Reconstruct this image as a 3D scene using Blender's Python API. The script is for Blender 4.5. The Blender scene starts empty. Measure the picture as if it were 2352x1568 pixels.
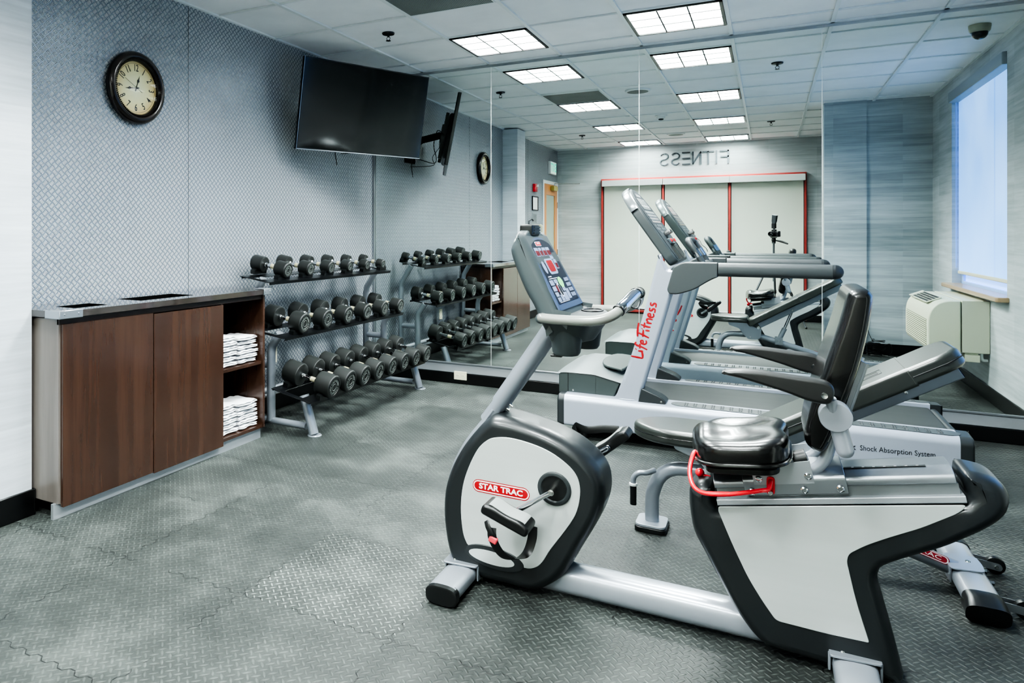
import bpy, bmesh, math, random
from mathutils import Vector, Matrix
from mathutils.geometry import tessellate_polygon
random.seed(7)
COL = bpy.context.scene.collection
V = Vector
ORG = {}          # world origin of every object built here
H = 2.717         # ceiling height
MY = 5.719        # mirror plane
T = 0.6096        # ceiling module

# ------------------------------------------------------------ mesh builder
def cr(pts, n=6, closed=False):
    """Catmull-Rom resample of a 2D/3D polyline"""
    P = [V(p) for p in pts]; m = len(P); out = []
    rng = range(m) if closed else range(m - 1)
    for i in rng:
        if closed: a, b, c, d = P[(i-1) % m], P[i], P[(i+1) % m], P[(i+2) % m]
        else: a, b, c, d = P[max(i-1, 0)], P[i], P[i+1], P[min(i+2, m-1)]
        for k in range(n):
            t = k / n
            out.append(0.5*((2*b) + (c-a)*t + (2*a-5*b+4*c-d)*t*t + (3*b-a-3*c+d)*t*t*t))
    if not closed: out.append(P[-1].copy())
    return out

def fillet(pts, r, n=5, closed=True):
    """round the corners of a 2D polygon"""
    P = [V(p) for p in pts]; m = len(P); out = []
    rs = r if isinstance(r, (list, tuple)) else [r]*m
    for i in range(m):
        if not closed and i in (0, m-1): out.append(P[i].copy()); continue
        a, b, c = P[i-1], P[i], P[(i+1) % m]
        d1, d2 = (a-b), (c-b); l1, l2 = d1.length, d2.length
        if rs[i] <= 0 or l1 < 1e-6 or l2 < 1e-6: out.append(b.copy()); continue
        d1.normalize(); d2.normalize()
        t = min(rs[i], l1*.49, l2*.49)
        p, q = b+d1*t, b+d2*t
        for k in range(n+1):
            s = k/n
            out.append(p*(1-s)**2 + b*2*s*(1-s) + q*s*s)
    return out

class M:
    def __init__(s): s.bm = bmesh.new()
    def _mark(s): return set(s.bm.verts)
    def box(s, c, size, bev=0, seg=2, rot=None):
        before = s._mark()
        bmesh.ops.create_cube(s.bm, size=1)
        vs = [v for v in s.bm.verts if v not in before]
        for v in vs: v.co = V((v.co.x*size[0], v.co.y*size[1], v.co.z*size[2]))
        if bev > 0:
            es = list({e for v in vs for e in v.link_edges})
            bmesh.ops.bevel(s.bm, geom=es, offset=min(bev, min(size)*.49), segments=seg, affect='EDGES', profile=.5)
            vs = [v for v in s.bm.verts if v not in before]
        if rot is not None:
            if not isinstance(rot, Matrix): rot = Matrix.Rotation(rot[1], 3, rot[0])
            for v in vs: v.co = rot @ v.co
        for v in vs: v.co += V(c)
        return s
    def bb(s, a, b, bev=0, seg=2):
        a, b = V(a), V(b)
        return s.box((a+b)/2, [abs(b[i]-a[i]) for i in range(3)], bev, seg)
    def ring(s, c, x, y, ra, rb, n, sq=0):
        out = []
        for k in range(n):
            t = 2*math.pi*k/n; ct, st = math.cos(t), math.sin(t)
            if sq:
                e = 2/sq; ct = math.copysign(abs(ct)**e, ct); st = math.copysign(abs(st)**e, st)
            out.append(s.bm.verts.new(c + x*ra*ct + y*rb*st))
        return out
    def loft(s, rings, cap=True, closed=False):
        m = len(rings)
        for i in range(m if closed else m-1):
            a, b = rings[i], rings[(i+1) % m]; n = len(a)
            for k in range(n):
                try: s.bm.faces.new((a[k], a[(k+1) % n], b[(k+1) % n], b[k]))
                except ValueError: pass
        if cap and not closed:
            for r in (rings[0], rings[-1]):
                try: s.bm.faces.new(r)
                except ValueError: pass
        return s
    def tube(s, path, r, n=14, up=None, smooth=0, cap=True, round_end=False, closed=False, sq=0):
        """sweep; r = number, (ra, rb) or list of either; ra along 'up' cross tangent, rb along up"""
        P = cr(path, smooth, closed) if smooth else [V(p) for p in path]
        m = len(P)
        def rad(i):
            q = r
            if isinstance(r, list):
                f = i*(len(r)-1)/max(m-1, 1); k = min(int(f), len(r)-2) if len(r) > 1 else 0
                a = r[k]; b = r[min(k+1, len(r)-1)]; t = f-k
                if not isinstance(a, tuple): a = (a, a)
                if not isinstance(b, tuple): b = (b, b)
                q = (a[0]*(1-t)+b[0]*t, a[1]*(1-t)+b[1]*t)
            return q if isinstance(q, tuple) else (q, q)
        T_ = []
        for i in range(m):
            if closed: d = P[(i+1) % m]-P[i-1]
            else: d = P[min(i+1, m-1)]-P[max(i-1, 0)]
            T_.append(d.normalized())
        u = V(up) if up else (V((0, 0, 1)) if abs(T_[0].z) < .9 else V((0, 1, 0)))
        rings = []
        prev = None
        for i in range(m):
            t = T_[i]
            if up or prev is None: w = u
            else: w = prev
            x = t.cross(w)
            if x.length < 1e-6: x = t.orthogonal()
            x.normalize(); y = x.cross(t).normalized(); prev = y
            a, b = rad(i)
            if round_end and not closed and i == 0:
                for k in range(4):
                    f = math.sin(math.pi/2*(k+.3)/4.3); g = math.cos(math.pi/2*(k+.3)/4.3)
                    rings.append(s.ring(P[0]-t*min(a, b)*g, x, y, a*f, b*f, n, sq))
            rings.append(s.ring(P[i], x, y, a, b, n, sq))
            if round_end and not closed and i == m-1:
                for k in reversed(range(4)):
                    f = math.sin(math.pi/2*(k+.3)/4.3); g = math.cos(math.pi/2*(k+.3)/4.3)
                    rings.append(s.ring(P[-1]+t*min(a, b)*g, x, y, a*f, b*f, n, sq))
        return s.loft(rings, cap, closed)
    def cyl(s, a, b, r, r2=None, n=24, bev=0):
        a, b = V(a), V(b); r2 = r if r2 is None else r2
        d = (b-a).normalized()
        if bev:
            return s.lathe([(0, 0), (r-bev, 0), (r-bev*.3, bev*.3), (r, bev), (r2, (b-a).length-bev), (r2-bev*.3, (b-a).length-bev*.3), (r2-bev, (b-a).length), (0, (b-a).length)], a, d, n)
        x = d.orthogonal().normalized(); y = d.cross(x)
        return s.loft([s.ring(a, x, y, r, r, n), s.ring(b, x, y, r2, r2, n)])
    def lathe(s, prof, o, axis, n=32):
        o = V(o); ax = V(axis).normalized(); x = ax.orthogonal().normalized(); y = ax.cross(x)
        rings = []
        for (r, h) in prof:
            r = max(r, 1e-5); rings.append(s.ring(o+ax*h, x, y, r, r, n))
        closed = abs(prof[0][0]-prof[-1][0]) < 1e-7 and abs(prof[0][1]-prof[-1][1]) < 1e-7
        s.loft(rings[:-1] if closed else rings, closed=closed)
        return s
    def ball(s, c, r, n=16):
        if not isinstance(r, tuple): r = (r, r, r)
        before = s._mark()
        bmesh.ops.create_uvsphere(s.bm, u_segments=n, v_segments=n//2+2, radius=1)
        for v in s.bm.verts:
            if v not in before: v.co = V((v.co.x*r[0], v.co.y*r[1], v.co.z*r[2]))+V(c)
        return s
    def pillow(s, out, f, w0, w1, r=0, seg=4, rw=None, r1=None):
        """closed outline (u,v) swept from w0 to w1 with rounded rims; f(u,v,w)->point.
        r = inset at the w0 end, r1 at the w1 end (default same)"""
        P = [V(p).to_2d() for p in out]; n = len(P)
        area = sum(P[i].x*P[(i+1) % n].y-P[(i+1) % n].x*P[i].y for i in range(n))
        if area < 0: P.reverse()
        def inset(total):
            if total <= 0: return [p.copy() for p in P]
            Q = [p.copy() for p in P]; st = max(1, int(math.ceil(total/.0015))); h = total/st
            for _ in range(st):
                NN = []
                for i in range(n):
                    a, b, c = Q[i-1], Q[i], Q[(i+1) % n]
                    d = (b-a); e = (c-b); t = V((0, 0))
                    if d.length > 1e-6: d.normalize(); t += d
                    if e.length > 1e-6: e.normalize(); t += e
                    if t.length < 1e-6: NN.append(V((0, 0))); continue
                    t.normalize(); nn = V((t.y, -t.x))
                    k = max(.7, abs(nn.dot(V((d.y, -d.x))))) if d.length > .5 else 1
                    NN.append(nn/k)
                R_ = [Q[i]-NN[i]*h for i in range(n)]
                for i in range(n):
                    j = (i+1) % n
                    o_ = P[j]-P[i]
                    if o_.length > 1e-9 and (R_[j]-R_[i]).dot(o_) <= 1e-7:
                        mid_ = (R_[i]+R_[j])/2; R_[i] = mid_.copy(); R_[j] = mid_.copy()
                Q = R_
            return Q
        r1 = r if r1 is None else r1
        sg = 1 if w1 > w0 else -1
        lv = []
        def sideA(rr, base, sgn, rev):
            L = []
            if rr <= 0: return [(0, base)]
            d = rw if rw else rr
            for k in range(seg+1):
                th = math.pi/2*k/seg
                L.append((rr*(1-math.sin(th)), base+sgn*d*(1-math.cos(th))))
            return L[::-1] if rev else L
        lv += sideA(r, w0, sg, False); lv += sideA(r1, w1, -sg, True)
        rings = []
        cache = {}
        for ins, w in lv:
            key = round(ins, 6)
            if key not in cache: cache[key] = inset(ins)
            rings.append([s.bm.verts.new(V(f(q.x, q.y, w))) for q in cache[key]])
        s.loft(rings, cap=False)
        for r_, key in ((rings[0], round(lv[0][0], 6)), (rings[-1], round(lv[-1][0], 6))):
            s.cap2d(r_, cache[key])
        return s
    def cap2d(s, ring, pts):
        idx = []
        for i, p in enumerate(pts):
            if idx and (p-pts[idx[-1]]).length < 2e-5: continue
            idx.append(i)
        while len(idx) > 3 and (pts[idx[0]]-pts[idx[-1]]).length < 2e-5: idx.pop()
        if len(idx) < 3: return
        for tri in tessellate_polygon([[V((pts[i].x, pts[i].y, 0)) for i in idx]]):
            a, b, c = [idx[k] for k in tri]
            if abs((pts[b]-pts[a]).cross(pts[c]-pts[a])) < 1e-11: continue
            try: s.bm.faces.new((ring[a], ring[b], ring[c]))
            except ValueError: pass
    def poly(s, pts):
        vs = [s.bm.verts.new(V(p)) for p in pts]; s.bm.faces.new(vs); return s
    def grid(s, f, nu, nv, closed_u=False):
        g = [[s.bm.verts.new(V(f(i/(nu), j/(nv)))) for j in range(nv+1)] for i in range(nu+(0 if closed_u else 1))]
        m = len(g)
        for i in range(m if closed_u else m-1):
            for j in range(nv):
                s.bm.faces.new((g[i][j], g[(i+1) % m][j], g[(i+1) % m][j+1], g[i][j+1]))
        return s
    def xf(s, mat):
        for v in s.bm.verts: v.co = mat @ v.co
        return s

def obj(name, m, mat, parent=None, smooth=True, ang=38, **props):
    bm = m.bm
    bmesh.ops.remove_doubles(bm, verts=bm.verts, dist=1e-6)
    bmesh.ops.recalc_face_normals(bm, faces=bm.faces)
    me = bpy.data.meshes.new(name); bm.to_mesh(me); bm.free()
    return link_mesh(name, me, mat, parent, smooth, ang, **props)

def link_mesh(name, me, mat, parent=None, smooth=True, ang=38, **props):
    o = bpy.data.objects.new(name, me); COL.objects.link(o)
    if parent is not None:
        g = ORG[parent.name]; me.transform(Matrix.Translation(-g)); o.parent = parent
    else:
        vs = [v.co for v in me.vertices]
        if props.pop('recenter', True) and vs:
            lo = V([min(v[i] for v in vs) for i in range(3)]); hi = V([max(v[i] for v in vs) for i in range(3)])
            g = V(((lo.x+hi.x)/2, (lo.y+hi.y)/2, lo.z))
        else: g = V((0, 0, 0))
        me.transform(Matrix.Translation(-g)); o.location = g
    ORG[o.name] = g
    if mat: me.materials.append(mat)
    if smooth:
        me.shade_smooth()
        me.set_sharp_from_angle(angle=math.radians(ang))
        wn = o.modifiers.new('wn', 'WEIGHTED_NORMAL'); wn.keep_sharp = True; wn.weight = 60
    for k, v in props.items(): o[k] = v
    return o

def thing(name, loc, label, cat, group=None):
    o = bpy.data.objects.new(name, None); COL.objects.link(o); o.location = loc
    o.empty_display_size = .05
    ORG[o.name] = V(loc); o['label'] = label; o['category'] = cat
    if group: o['group'] = group
    return o

def text(name, s, size, o, right, up, mat, parent=None, ext=.0006, align='CENTER', shear=0, sx=1.0, spacing=1.0, bold=0, **props):
    c = bpy.data.curves.new(name, 'FONT'); c.body = s; c.size = size; c.extrude = ext
    c.align_x = align; c.align_y = 'CENTER'; c.shear = shear; c.space_character = spacing; c.offset = bold
    c.resolution_u = 3
    t = bpy.data.objects.new(name+'_tmp', c); COL.objects.link(t)
    dg = bpy.context.evaluated_depsgraph_get(); dg.update()
    me = bpy.data.meshes.new_from_object(t.evaluated_get(dg))
    bpy.data.objects.remove(t); bpy.data.curves.remove(c)
    r = V(right).normalized(); u = V(up).normalized(); nn = r.cross(u)
    mt = Matrix.Translation(V(o)) @ Matrix(((r.x, u.x, nn.x, 0), (r.y, u.y, nn.y, 0), (r.z, u.z, nn.z, 0), (0, 0, 0, 1))) @ Matrix.Diagonal((sx, 1, 1, 1))
    me.transform(mt)
    me.materials.clear()
    me.name = name
    return link_mesh(name, me, mat, parent, smooth=False, **props)

# ------------------------------------------------------------ materials
class E:
    """tiny expression wrapper around math nodes"""
    def __init__(s, nt, k): s.nt, s.k = nt, k
    def op(s, o, *a):
        n = s.nt.nodes.new('ShaderNodeMath'); n.operation = o
        for i, q in enumerate((s,)+a):
            if isinstance(q, E): s.nt.links.new(q.k, n.inputs[i])
            else: n.inputs[i].default_value = q
        return E(s.nt, n.outputs[0])
    def __add__(s, o): return s.op('ADD', o)
    def __sub__(s, o): return s.op('SUBTRACT', o)
    def __mul__(s, o): return s.op('MULTIPLY', o)
    def __truediv__(s, o): return s.op('DIVIDE', o)
    def rsub(s, c): return (s*-1)+c
    def floor(s): return s.op('FLOOR')
    def fract(s): return s.op('FRACT')
    def abs(s): return s.op('ABSOLUTE')
    def lt(s, o): return s.op('LESS_THAN', o)
    def gt(s, o): return s.op('GREATER_THAN', o)
    def max(s, o): return s.op('MAXIMUM', o)
    def min(s, o): return s.op('MINIMUM', o)
    def pw(s, o): return s.op('POWER', o)
    def sin(s): return s.op('SINE')
    def sat(s): return s.max(0.0).min(1.0)
    def mix(s, a, b): return a + (b-a)*s if isinstance(a, E) else (s*b.rsub(0)+0)

def srgb(h):
    if isinstance(h, str):
        c = [int(h[i:i+2], 16)/255 for i in (0, 2, 4)]
    else: c = h
    return tuple((x/12.92 if x <= .04045 else ((x+.055)/1.055)**2.4) for x in c)+(1,)

def newmat(name):
    m = bpy.data.materials.new(name); m.use_nodes = True
    nt = m.node_tree; return m, nt, nt.nodes['Principled BSDF']

def mat(name, col, rough=.5, metal=0, spec=.5, coat=0, noise=0, nscale=30, bump=0, bscale=200, emit=None, estr=0, alpha=1, trans=0, streak=None):
    m, nt, b = newmat(name)
    c = srgb(col)
    b.inputs['Base Color'].default_value = c
    b.inputs['Roughness'].default_value = rough; b.inputs['Metallic'].default_value = metal
    b.inputs['Specular IOR Level'].default_value = spec
    b.inputs['Coat Weight'].default_value = coat; b.inputs['Coat Roughness'].default_value = .1
    if trans: b.inputs['Transmission Weight'].default_value = trans
    if emit: b.inputs['Emission Color'].default_value = srgb(emit); b.inputs['Emission Strength'].default_value = estr
    L = nt.links
    tc = nt.nodes.new('ShaderNodeTexCoord')
    if noise or streak:
        mp = nt.nodes.new('ShaderNodeMapping'); L.new(tc.outputs['Object'], mp.inputs[0])
        mp.inputs['Scale'].default_value = streak or (1, 1, 1)
        nz = nt.nodes.new('ShaderNodeTexNoise'); nz.inputs['Scale'].default_value = nscale; nz.inputs['Detail'].default_value = 5
        L.new(mp.outputs[0], nz.inputs[0])
        rp = nt.nodes.new('ShaderNodeValToRGB')
        rp.color_ramp.elements[0].position = .25; rp.color_ramp.elements[1].position = .75
        f = noise or .15
        rp.color_ramp.elements[0].color = tuple(x*(1-f) for x in c[:3])+(1,)
        rp.color_ramp.elements[1].color = tuple(min(1, x*(1+f)) for x in c[:3])+(1,)
        L.new(nz.outputs[0], rp.inputs[0]); L.new(rp.outputs[0], b.inputs['Base Color'])
    if bump:
        nz = nt.nodes.new('ShaderNodeTexNoise'); nz.inputs['Scale'].default_value = bscale; nz.inputs['Detail'].default_value = 3
        L.new(tc.outputs['Object'], nz.inputs[0])
        bp = nt.nodes.new('ShaderNodeBump'); bp.inputs['Strength'].default_value = bump; bp.inputs['Distance'].default_value = .002
        L.new(nz.outputs[0], bp.inputs['Height']); L.new(bp.outputs[0], b.inputs['Normal'])
    return m

def pos(nt):
    g = nt.nodes.new('ShaderNodeNewGeometry'); sp = nt.nodes.new('ShaderNodeSeparateXYZ')
    nt.links.new(g.outputs['Position'], sp.inputs[0])
    return [E(nt, sp.outputs[i]) for i in range(3)], g.outputs['Position']

def noise(nt, vec, scale, detail=4, mapping=None, rough=.5):
    if mapping:
        mp = nt.nodes.new('ShaderNodeMapping'); nt.links.new(vec, mp.inputs[0]); mp.inputs['Scale'].default_value = mapping; vec = mp.outputs[0]
    n = nt.nodes.new('ShaderNodeTexNoise'); n.inputs['Scale'].default_value = scale; n.inputs['Detail'].default_value = detail
    n.inputs['Roughness'].default_value = rough
    nt.links.new(vec, n.inputs[0]); return E(nt, n.outputs[0])

def ramp(nt, fac, stops):
    r = nt.nodes.new('ShaderNodeValToRGB'); nt.links.new(fac.k, r.inputs[0])
    el = r.color_ramp.elements
    while len(el) < len(stops): el.new(.5)
    for e, (p, c) in zip(el, stops): e.position = p; e.color = srgb(c) if not isinstance(c, tuple) or len(c) == 3 else c
    return r.outputs[0]

def white(nt, *xs):
    cb = nt.nodes.new('ShaderNodeCombineXYZ')
    for i, x in enumerate(xs): nt.links.new(x.k, cb.inputs[i])
    w = nt.nodes.new('ShaderNodeTexWhiteNoise'); w.noise_dimensions = '3D'; nt.links.new(cb.outputs[0], w.inputs[0])
    return E(nt, w.outputs[0])

def bumpn(nt, h, b, strength=1, dist=.001):
    n = nt.nodes.new('ShaderNodeBump'); n.inputs['Strength'].default_value = strength; n.inputs['Distance'].default_value = dist
    nt.links.new(h.k, n.inputs['Height']); nt.links.new(n.outputs[0], b.inputs['Normal'])

def plate_mat():
    """aluminium tread plate: basket weave of four short raised bars turned 45 degrees"""
    m, nt, b = newmat('tread_plate'); (x, y, z), P = pos(nt)
    s = .0377
    u = (y+z)/s; v = (z-y)/s
    cu, cv = u.floor(), v.floor()
    par = ((cu+cv)*.5).fract()*2
    fu = u-cu-.5; fv = v-cv-.5
    a = fu+(fv-fu)*par; c = fv+(fu-fv)*par
    k = .235
    cc = c/k
    lb = (cc+10.0).fract()-.5          # four bars across
    e = (a/.44).pw(2.0) if False else (a/.44)*(a/.44)
    h = ((lb/.36)*(lb/.36)+e).rsub(1.0).sat()*(c.abs().lt(.47))
    h = h.pw(.5)
    nz = noise(nt, P, 3, 4)
    col = ramp(nt, h+nz*.14-.07, [(.0, '7c8795'), (.25, '98a3b0'), (.75, 'ffffff')])
    nt.links.new(col, b.inputs['Base Color'])
    b.inputs['Metallic'].default_value = .5
    rr = nz*.12+.27
    nt.links.new(rr.k, b.inputs['Roughness'])
    bumpn(nt, h, b, 1.0, .009)
    return m

def floor_mat():
    m, nt, b = newmat('rubber_floor'); (x, y, z), P = pos(nt)
    s = .034
    def ell(ox):
        u = x/s+ox; v = y/s+ox
        fu = u.fract()-.5; fv = v.fract()-.5
        p = (fu+fv)*.7071; q = (fu-fv)*.7071
        if ox: p, q = q, p
        return ((p/.46)*(p/.46)+(q/.15)*(q/.15)).rsub(1.0).sat()
    h = ell(0.0)+ell(.5)
    tx = (x+1.05)/.6; ty = (y-2.0)/.6
    rnd = white(nt, tx.floor(), ty.floor(), tx.floor())
    big = noise(nt, P, 1.6, 5)
    right = ((x+1.05)*4).sat()
    fresh = (tx.floor()+1.0).abs().lt(.5)*((ty.floor()).abs().lt(.5))
    far = (y-4.9).gt(0.0)
    wear = (rnd*.15+.05+right*.35+big*.5).min(.9)*.75
    wear = wear.max(fresh*.95).max(far*.8)
    wear = wear*((noise(nt, P, 5, 3)*1.6-.05).sat()*.6+.4)
    # interlocking seams
    def seam(t, w):
        d = t-(t+.5).floor()                         # distance to nearest seam, tile units
        tri = ((w*8).fract()-.5).abs()*4-1.0
        wave = (tri*2.2).min(1.0).max(-1.0)*.014
        return (d-wave).abs().lt(.0036)
    sm = seam(tx, ty).max(seam(ty, tx))
    smk = sm*(noise(nt, P, 3.1, 2).gt(.47))
    dust = noise(nt, P, 2.3, 8, rough=.7)
    col = ramp(nt, (dust*.75+h*wear*.38+rnd*.08-.02-((x+.9)*1.2).sat()*.06), [(.2, '1e2120'), (.42, '353937'), (.6, '565b58'), (.8, '868c89')])
    mixn = nt.nodes.new('ShaderNodeMix'); mixn.data_type = 'RGBA'
    nt.links.new(smk.k, mixn.inputs[0]); nt.links.new(col, mixn.inputs[6]); mixn.inputs[7].default_value = (.008, .009, .009, 1)
    nt.links.new(mixn.outputs[2], b.inputs['Base Color'])
    b.inputs['Specular IOR Level'].default_value = .35
    rr = dust*.3+.40
    nt.links.new(rr.k, b.inputs['Roughness'])
    fine = noise(nt, P, 260, 2)
    bumpn(nt, h*wear+fine*.10-sm*.8, b, 1.0, .0055)
    return m

def wallpaper_mat(name, axis, lo='8f9798', mid='b4babb', hi='d3d8da'):
    m, nt, b = newmat(name); (x, y, z), P = pos(nt)
    mp = (1.2, 1.2, 26)
    n1 = noise(nt, P, 1.3, 7, mp, .65)
    n2 = noise(nt, P, .8, 4, (1, 1, 3))
    w = y if axis == 'x' else x
    bw = white(nt, ((w/.62)).floor(), (z/.145+(w/.62).floor()*.37).floor(), ((w/.62)).floor())
    f = n1*.48+n2*.52+bw*.09-.045
    col = ramp(nt, f, [(.3, lo), (.5, mid), (.7, hi)])
    nt.links.new(col, b.inputs['Base Color'])
    b.inputs['Roughness'].default_value = .55
    bumpn(nt, n1, b, .25, .001)
    return m

def wood_mat(name, dark, midc, light, vertical='z', sc=1, rough=.28, coat=.35):
    m, nt, b = newmat(name); (x, y, z), P = pos(nt)
    n1 = noise(nt, P, 14*sc, 6, (1, 1, .06), .6)
    n2 = noise(nt, P, 3*sc, 3, (1, 1, .25))
    col = ramp(nt, n1*.6+n2*.4, [(.22, dark), (.50, midc), (.82, light)])
    nt.links.new(col, b.inputs['Base Color'])
    b.inputs['Roughness'].default_value = rough; b.inputs['Coat Weight'].default_value = coat; b.inputs['Coat Roughness'].default_value = .12
    return m
LIGHT_E, LENS_LOW, BLIND_E, DAY_E, EXPO = 64.0, 5.5, .85, .85, 0.84
# ------------------------------------------------------------ palette
PLATE = plate_mat(); FLOOR = floor_mat()
PAPER_X = wallpaper_mat('brushed_wallpaper_side', 'x'); PAPER_Y = wallpaper_mat('brushed_wallpaper_back', 'y', '8b9496', 'b0b7b9', 'd3d9db')
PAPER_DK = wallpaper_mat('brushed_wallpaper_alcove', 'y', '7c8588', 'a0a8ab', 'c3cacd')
PAPER_LT = wallpaper_mat('brushed_wallpaper_pillar', 'x', 'a4abb1', 'bdc4cb', 'd6dce2')
TILE = mat('ceiling_tile', 'eceef0', .9, bump=.35, bscale=320, noise=.05, nscale=4)
TBAR = mat('ceiling_grid_metal', 'dde2e3', .45)
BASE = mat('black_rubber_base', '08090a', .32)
ALU = mat('satin_aluminium', '9fa4a9', .32, .85)
ALUL = mat('light_aluminium_strip', 'b2b7bc', .35, .6)
CHROME = mat('chrome', 'd8dadd', .08, 1)
STEEL = mat('bright_screw_steel', 'c9cbc8', .22, 1)
SILVER = mat('silver_powder_coat', '8c929a', .33, .45, coat=.25)
SILVER2 = mat('silver_paint_light', '979da5', .3, .35, coat=.3)
SIDEM = mat('treadmill_side_silver', 'a3aab6', .35, .3, coat=.2)
DKPL = mat('dark_grey_plastic', '282d2f', .45, bump=.1, bscale=500)
MDPL = mat('mid_grey_plastic', '3e4344', .42, bump=.08, bscale=500)
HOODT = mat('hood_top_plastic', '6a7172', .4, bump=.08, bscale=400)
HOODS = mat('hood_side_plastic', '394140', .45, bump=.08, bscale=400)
BLACK = mat('black_plastic', '101213', .35)
SHROUD = mat('shroud_black_plastic', '1b1f21', .4, coat=.2, bump=.05, bscale=300)
VINYL = mat('black_vinyl', '0d0d0d', .27, coat=.3, bump=.05, bscale=60)
VINYL2 = mat('grey_green_vinyl', '303431', .33, coat=.3, bump=.08, bscale=70)
RUB = mat('dumbbell_rubber', '1b1e1d', .5, bump=.1, bscale=90)
RUBR = mat('dumbbell_rubber_rim', '6a706d', .5)
PANEL = mat('brushed_panel', 'c2c8c6', .3, .35, noise=.04, nscale=3, streak=(.4, 1, 8))
RED = mat('red_enamel', 'd81f2e', .25, coat=.5)
REDD = mat('red_decal', '9c0d18', .4)
WHITE = mat('white_decal', 'f2f2f0', .4)
INK = mat('black_print', '15171a', .5)
CREAM = mat('cream_plastic', 'd6d4bb', .45)
BELT = mat('treadmill_belt', '282b2a', .6, noise=.15, nscale=3, streak=(.3, 8, 1))
TOWEL = mat('white_terry', 'f1f1f3', .95, bump=1.0, bscale=420)
GLASSD = mat('dark_glass', '020303', .04, spec=.6, coat=.3)

def S(o): o['kind'] = 'structure'; return o

# ------------------------------------------------------------ floor / ceiling
XL, XR, YB = -3.17, 1.49, -0.79
XE = 3.0                                     # far side of the entrance area behind the wall stub
m = M(); m.bb((XL-.1, YB-.1, -.05), (XE+.1, MY+.12, 0)); S(obj('floor', m, FLOOR, smooth=False, recenter=False))

gx0 = -2.670; gy0 = 5.42
m = M(); m.bb((XL-.1, YB-.1, H+.012), (XE+.1, MY+.12, H+.06)); ceil = S(obj('ceiling', m, TILE, smooth=False, recenter=False))
m = M()
i = -1
while gx0+i*T < XE:
    x = gx0+i*T
    if x > XL+.03: m.bb((x-.012, YB, H-.002), (x+.012, MY-.004, H+.011))
    i += 1
j = 0
while gy0-j*T > YB:
    y = gy0-j*T; m.bb((XL, y-.006, H+.001), (XE, y+.006, H+.011)); j += 1
for a, b in (((XL, YB, H-.002), (XL+.022, MY-.004, H+.011)), ((XL, MY-.03, H-.002), (XR, MY-.004, H+.011)), ((XR-.022, 2.15, H-.002), (XR, MY-.03, H+.011)), ((XL, YB, H-.002), (XE, YB+.022, H+.011))):
    m.bb(a, b)
g = obj('ceiling_grid', m, TBAR, ceil, smooth=False); g['kind'] = 'structure'

# ------------------------------------------------------------ walls
m = M(); m.bb((XL-.1, YB-.1, 0), (XL, MY+.12, H+.012)); wl = S(obj('wall_left', m, PLATE, smooth=False, recenter=False))
m = M()
for y in (0.93, 3.325, 5.69):
    m.bb((XL, y-.0015, .12), (XL+.0012, y+.0015, H))
obj('sheet_seam', m, DKPL, wl, smooth=False)
m = M(); m.bb((XL, MY-.022, .09), (XL+.014, MY-.002, H-.004)); S(obj('trim_1', m, ALU, smooth=False))
m = M(); m.bb((XL-.1, MY+.008, 0), (XR+.1, MY+.12, H+.012)); S(obj('wall_front', m, PAPER_Y, smooth=False, recenter=False))
m = M(); m.bb((XL-.1, YB-.1, 0), (XE+.1, YB, H+.012)); S(obj('wall_back', m, PAPER_Y, smooth=False, recenter=False))
m = M(); m.bb((XE, YB, 0), (XE+.1, 2.15, H+.012)); S(obj('wall_entrance', m, PAPER_X, smooth=False, recenter=False))
# wall stub between the entrance area and the window alcove; its left end is an off-white corner post
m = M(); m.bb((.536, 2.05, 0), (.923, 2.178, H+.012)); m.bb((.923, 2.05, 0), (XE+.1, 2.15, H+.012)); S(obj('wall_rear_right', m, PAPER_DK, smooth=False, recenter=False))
m = M(); m.bb((.524, 2.05, 0), (.5355, 2.178, H-.004)); S(obj('trim_2', m, mat('off_white_corner', 'd9ddd6', .5), smooth=False))
# pillar on the left wall
m = M(); m.bb((XL+.001, 1.75, 0), (-2.96, 2.095, H-.004)); S(obj('wall_pillar', m, PAPER_LT, smooth=False, recenter=False))
# right wall with the window opening  y 3.04..4.79, z .80..2.60
wy0, wy1, wz0, wz1 = 3.04, 4.79, .80, 2.60
m = M()
m.bb((XR, 2.15, 0), (XR+.22, wy0, H+.012)); m.bb((XR, wy1, 0), (XR+.22, MY+.12, H+.012))
m.bb((XR, wy0, 0), (XR+.22, wy1, wz0)); m.bb((XR, wy0, wz1), (XR+.22, wy1, H+.012))
S(obj('wall_right', m, PAPER_X, smooth=False, recenter=False))

# baseboards
def base(name, a, b): m = M(); m.bb(a, b, .004, 1); return S(obj(name, m, BASE))
base('baseboard_left', (XL+.001, 2.10, .001), (XL+.013, MY-.02, .12))
base('baseboard_left_rear', (XL+.001, .2, .001), (XL+.013, 1.748, .12))
m = M(); m.bb((-2.959, 1.74, .001), (-2.947, 2.108, .12), .003, 1); m.bb((XL+.014, 2.096, .001), (-2.946, 2.108, .12), .003, 1); m.bb((XL+.014, 1.737, .001), (-2.946, 1.749, .12), .003, 1)
S(obj('baseboard_pillar', m, BASE))
base('baseboard_front', (XL+.016, MY-.004, .001), (XR-.014, MY+.007, .092))
base('baseboard_right', (XR-.013, 2.18, .001), (XR-.001, MY-.006, .12))
base('baseboard_rear_right', (.93, 2.151, .001), (XR-.014, 2.163, .12))
base('baseboard_back', (XL+.001, YB+.001, .001), (XE, YB+.013, .10))
base('baseboard_rear_stub', (.545, 2.179, .001), (.92, 2.191, .12))
# grey strip and aluminium channel under the mirror
m = M(); m.bb((XL+.016, MY-.003, .094), (XR-.001, MY+.007, .165), .002, 1); S(obj('trim_3', m, ALUL))
m = M(); m.bb((XL+.016, MY-.010, .167), (XR-.001, MY+.007, .181), .002, 1); S(obj('trim_4', m, ALU))
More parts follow.
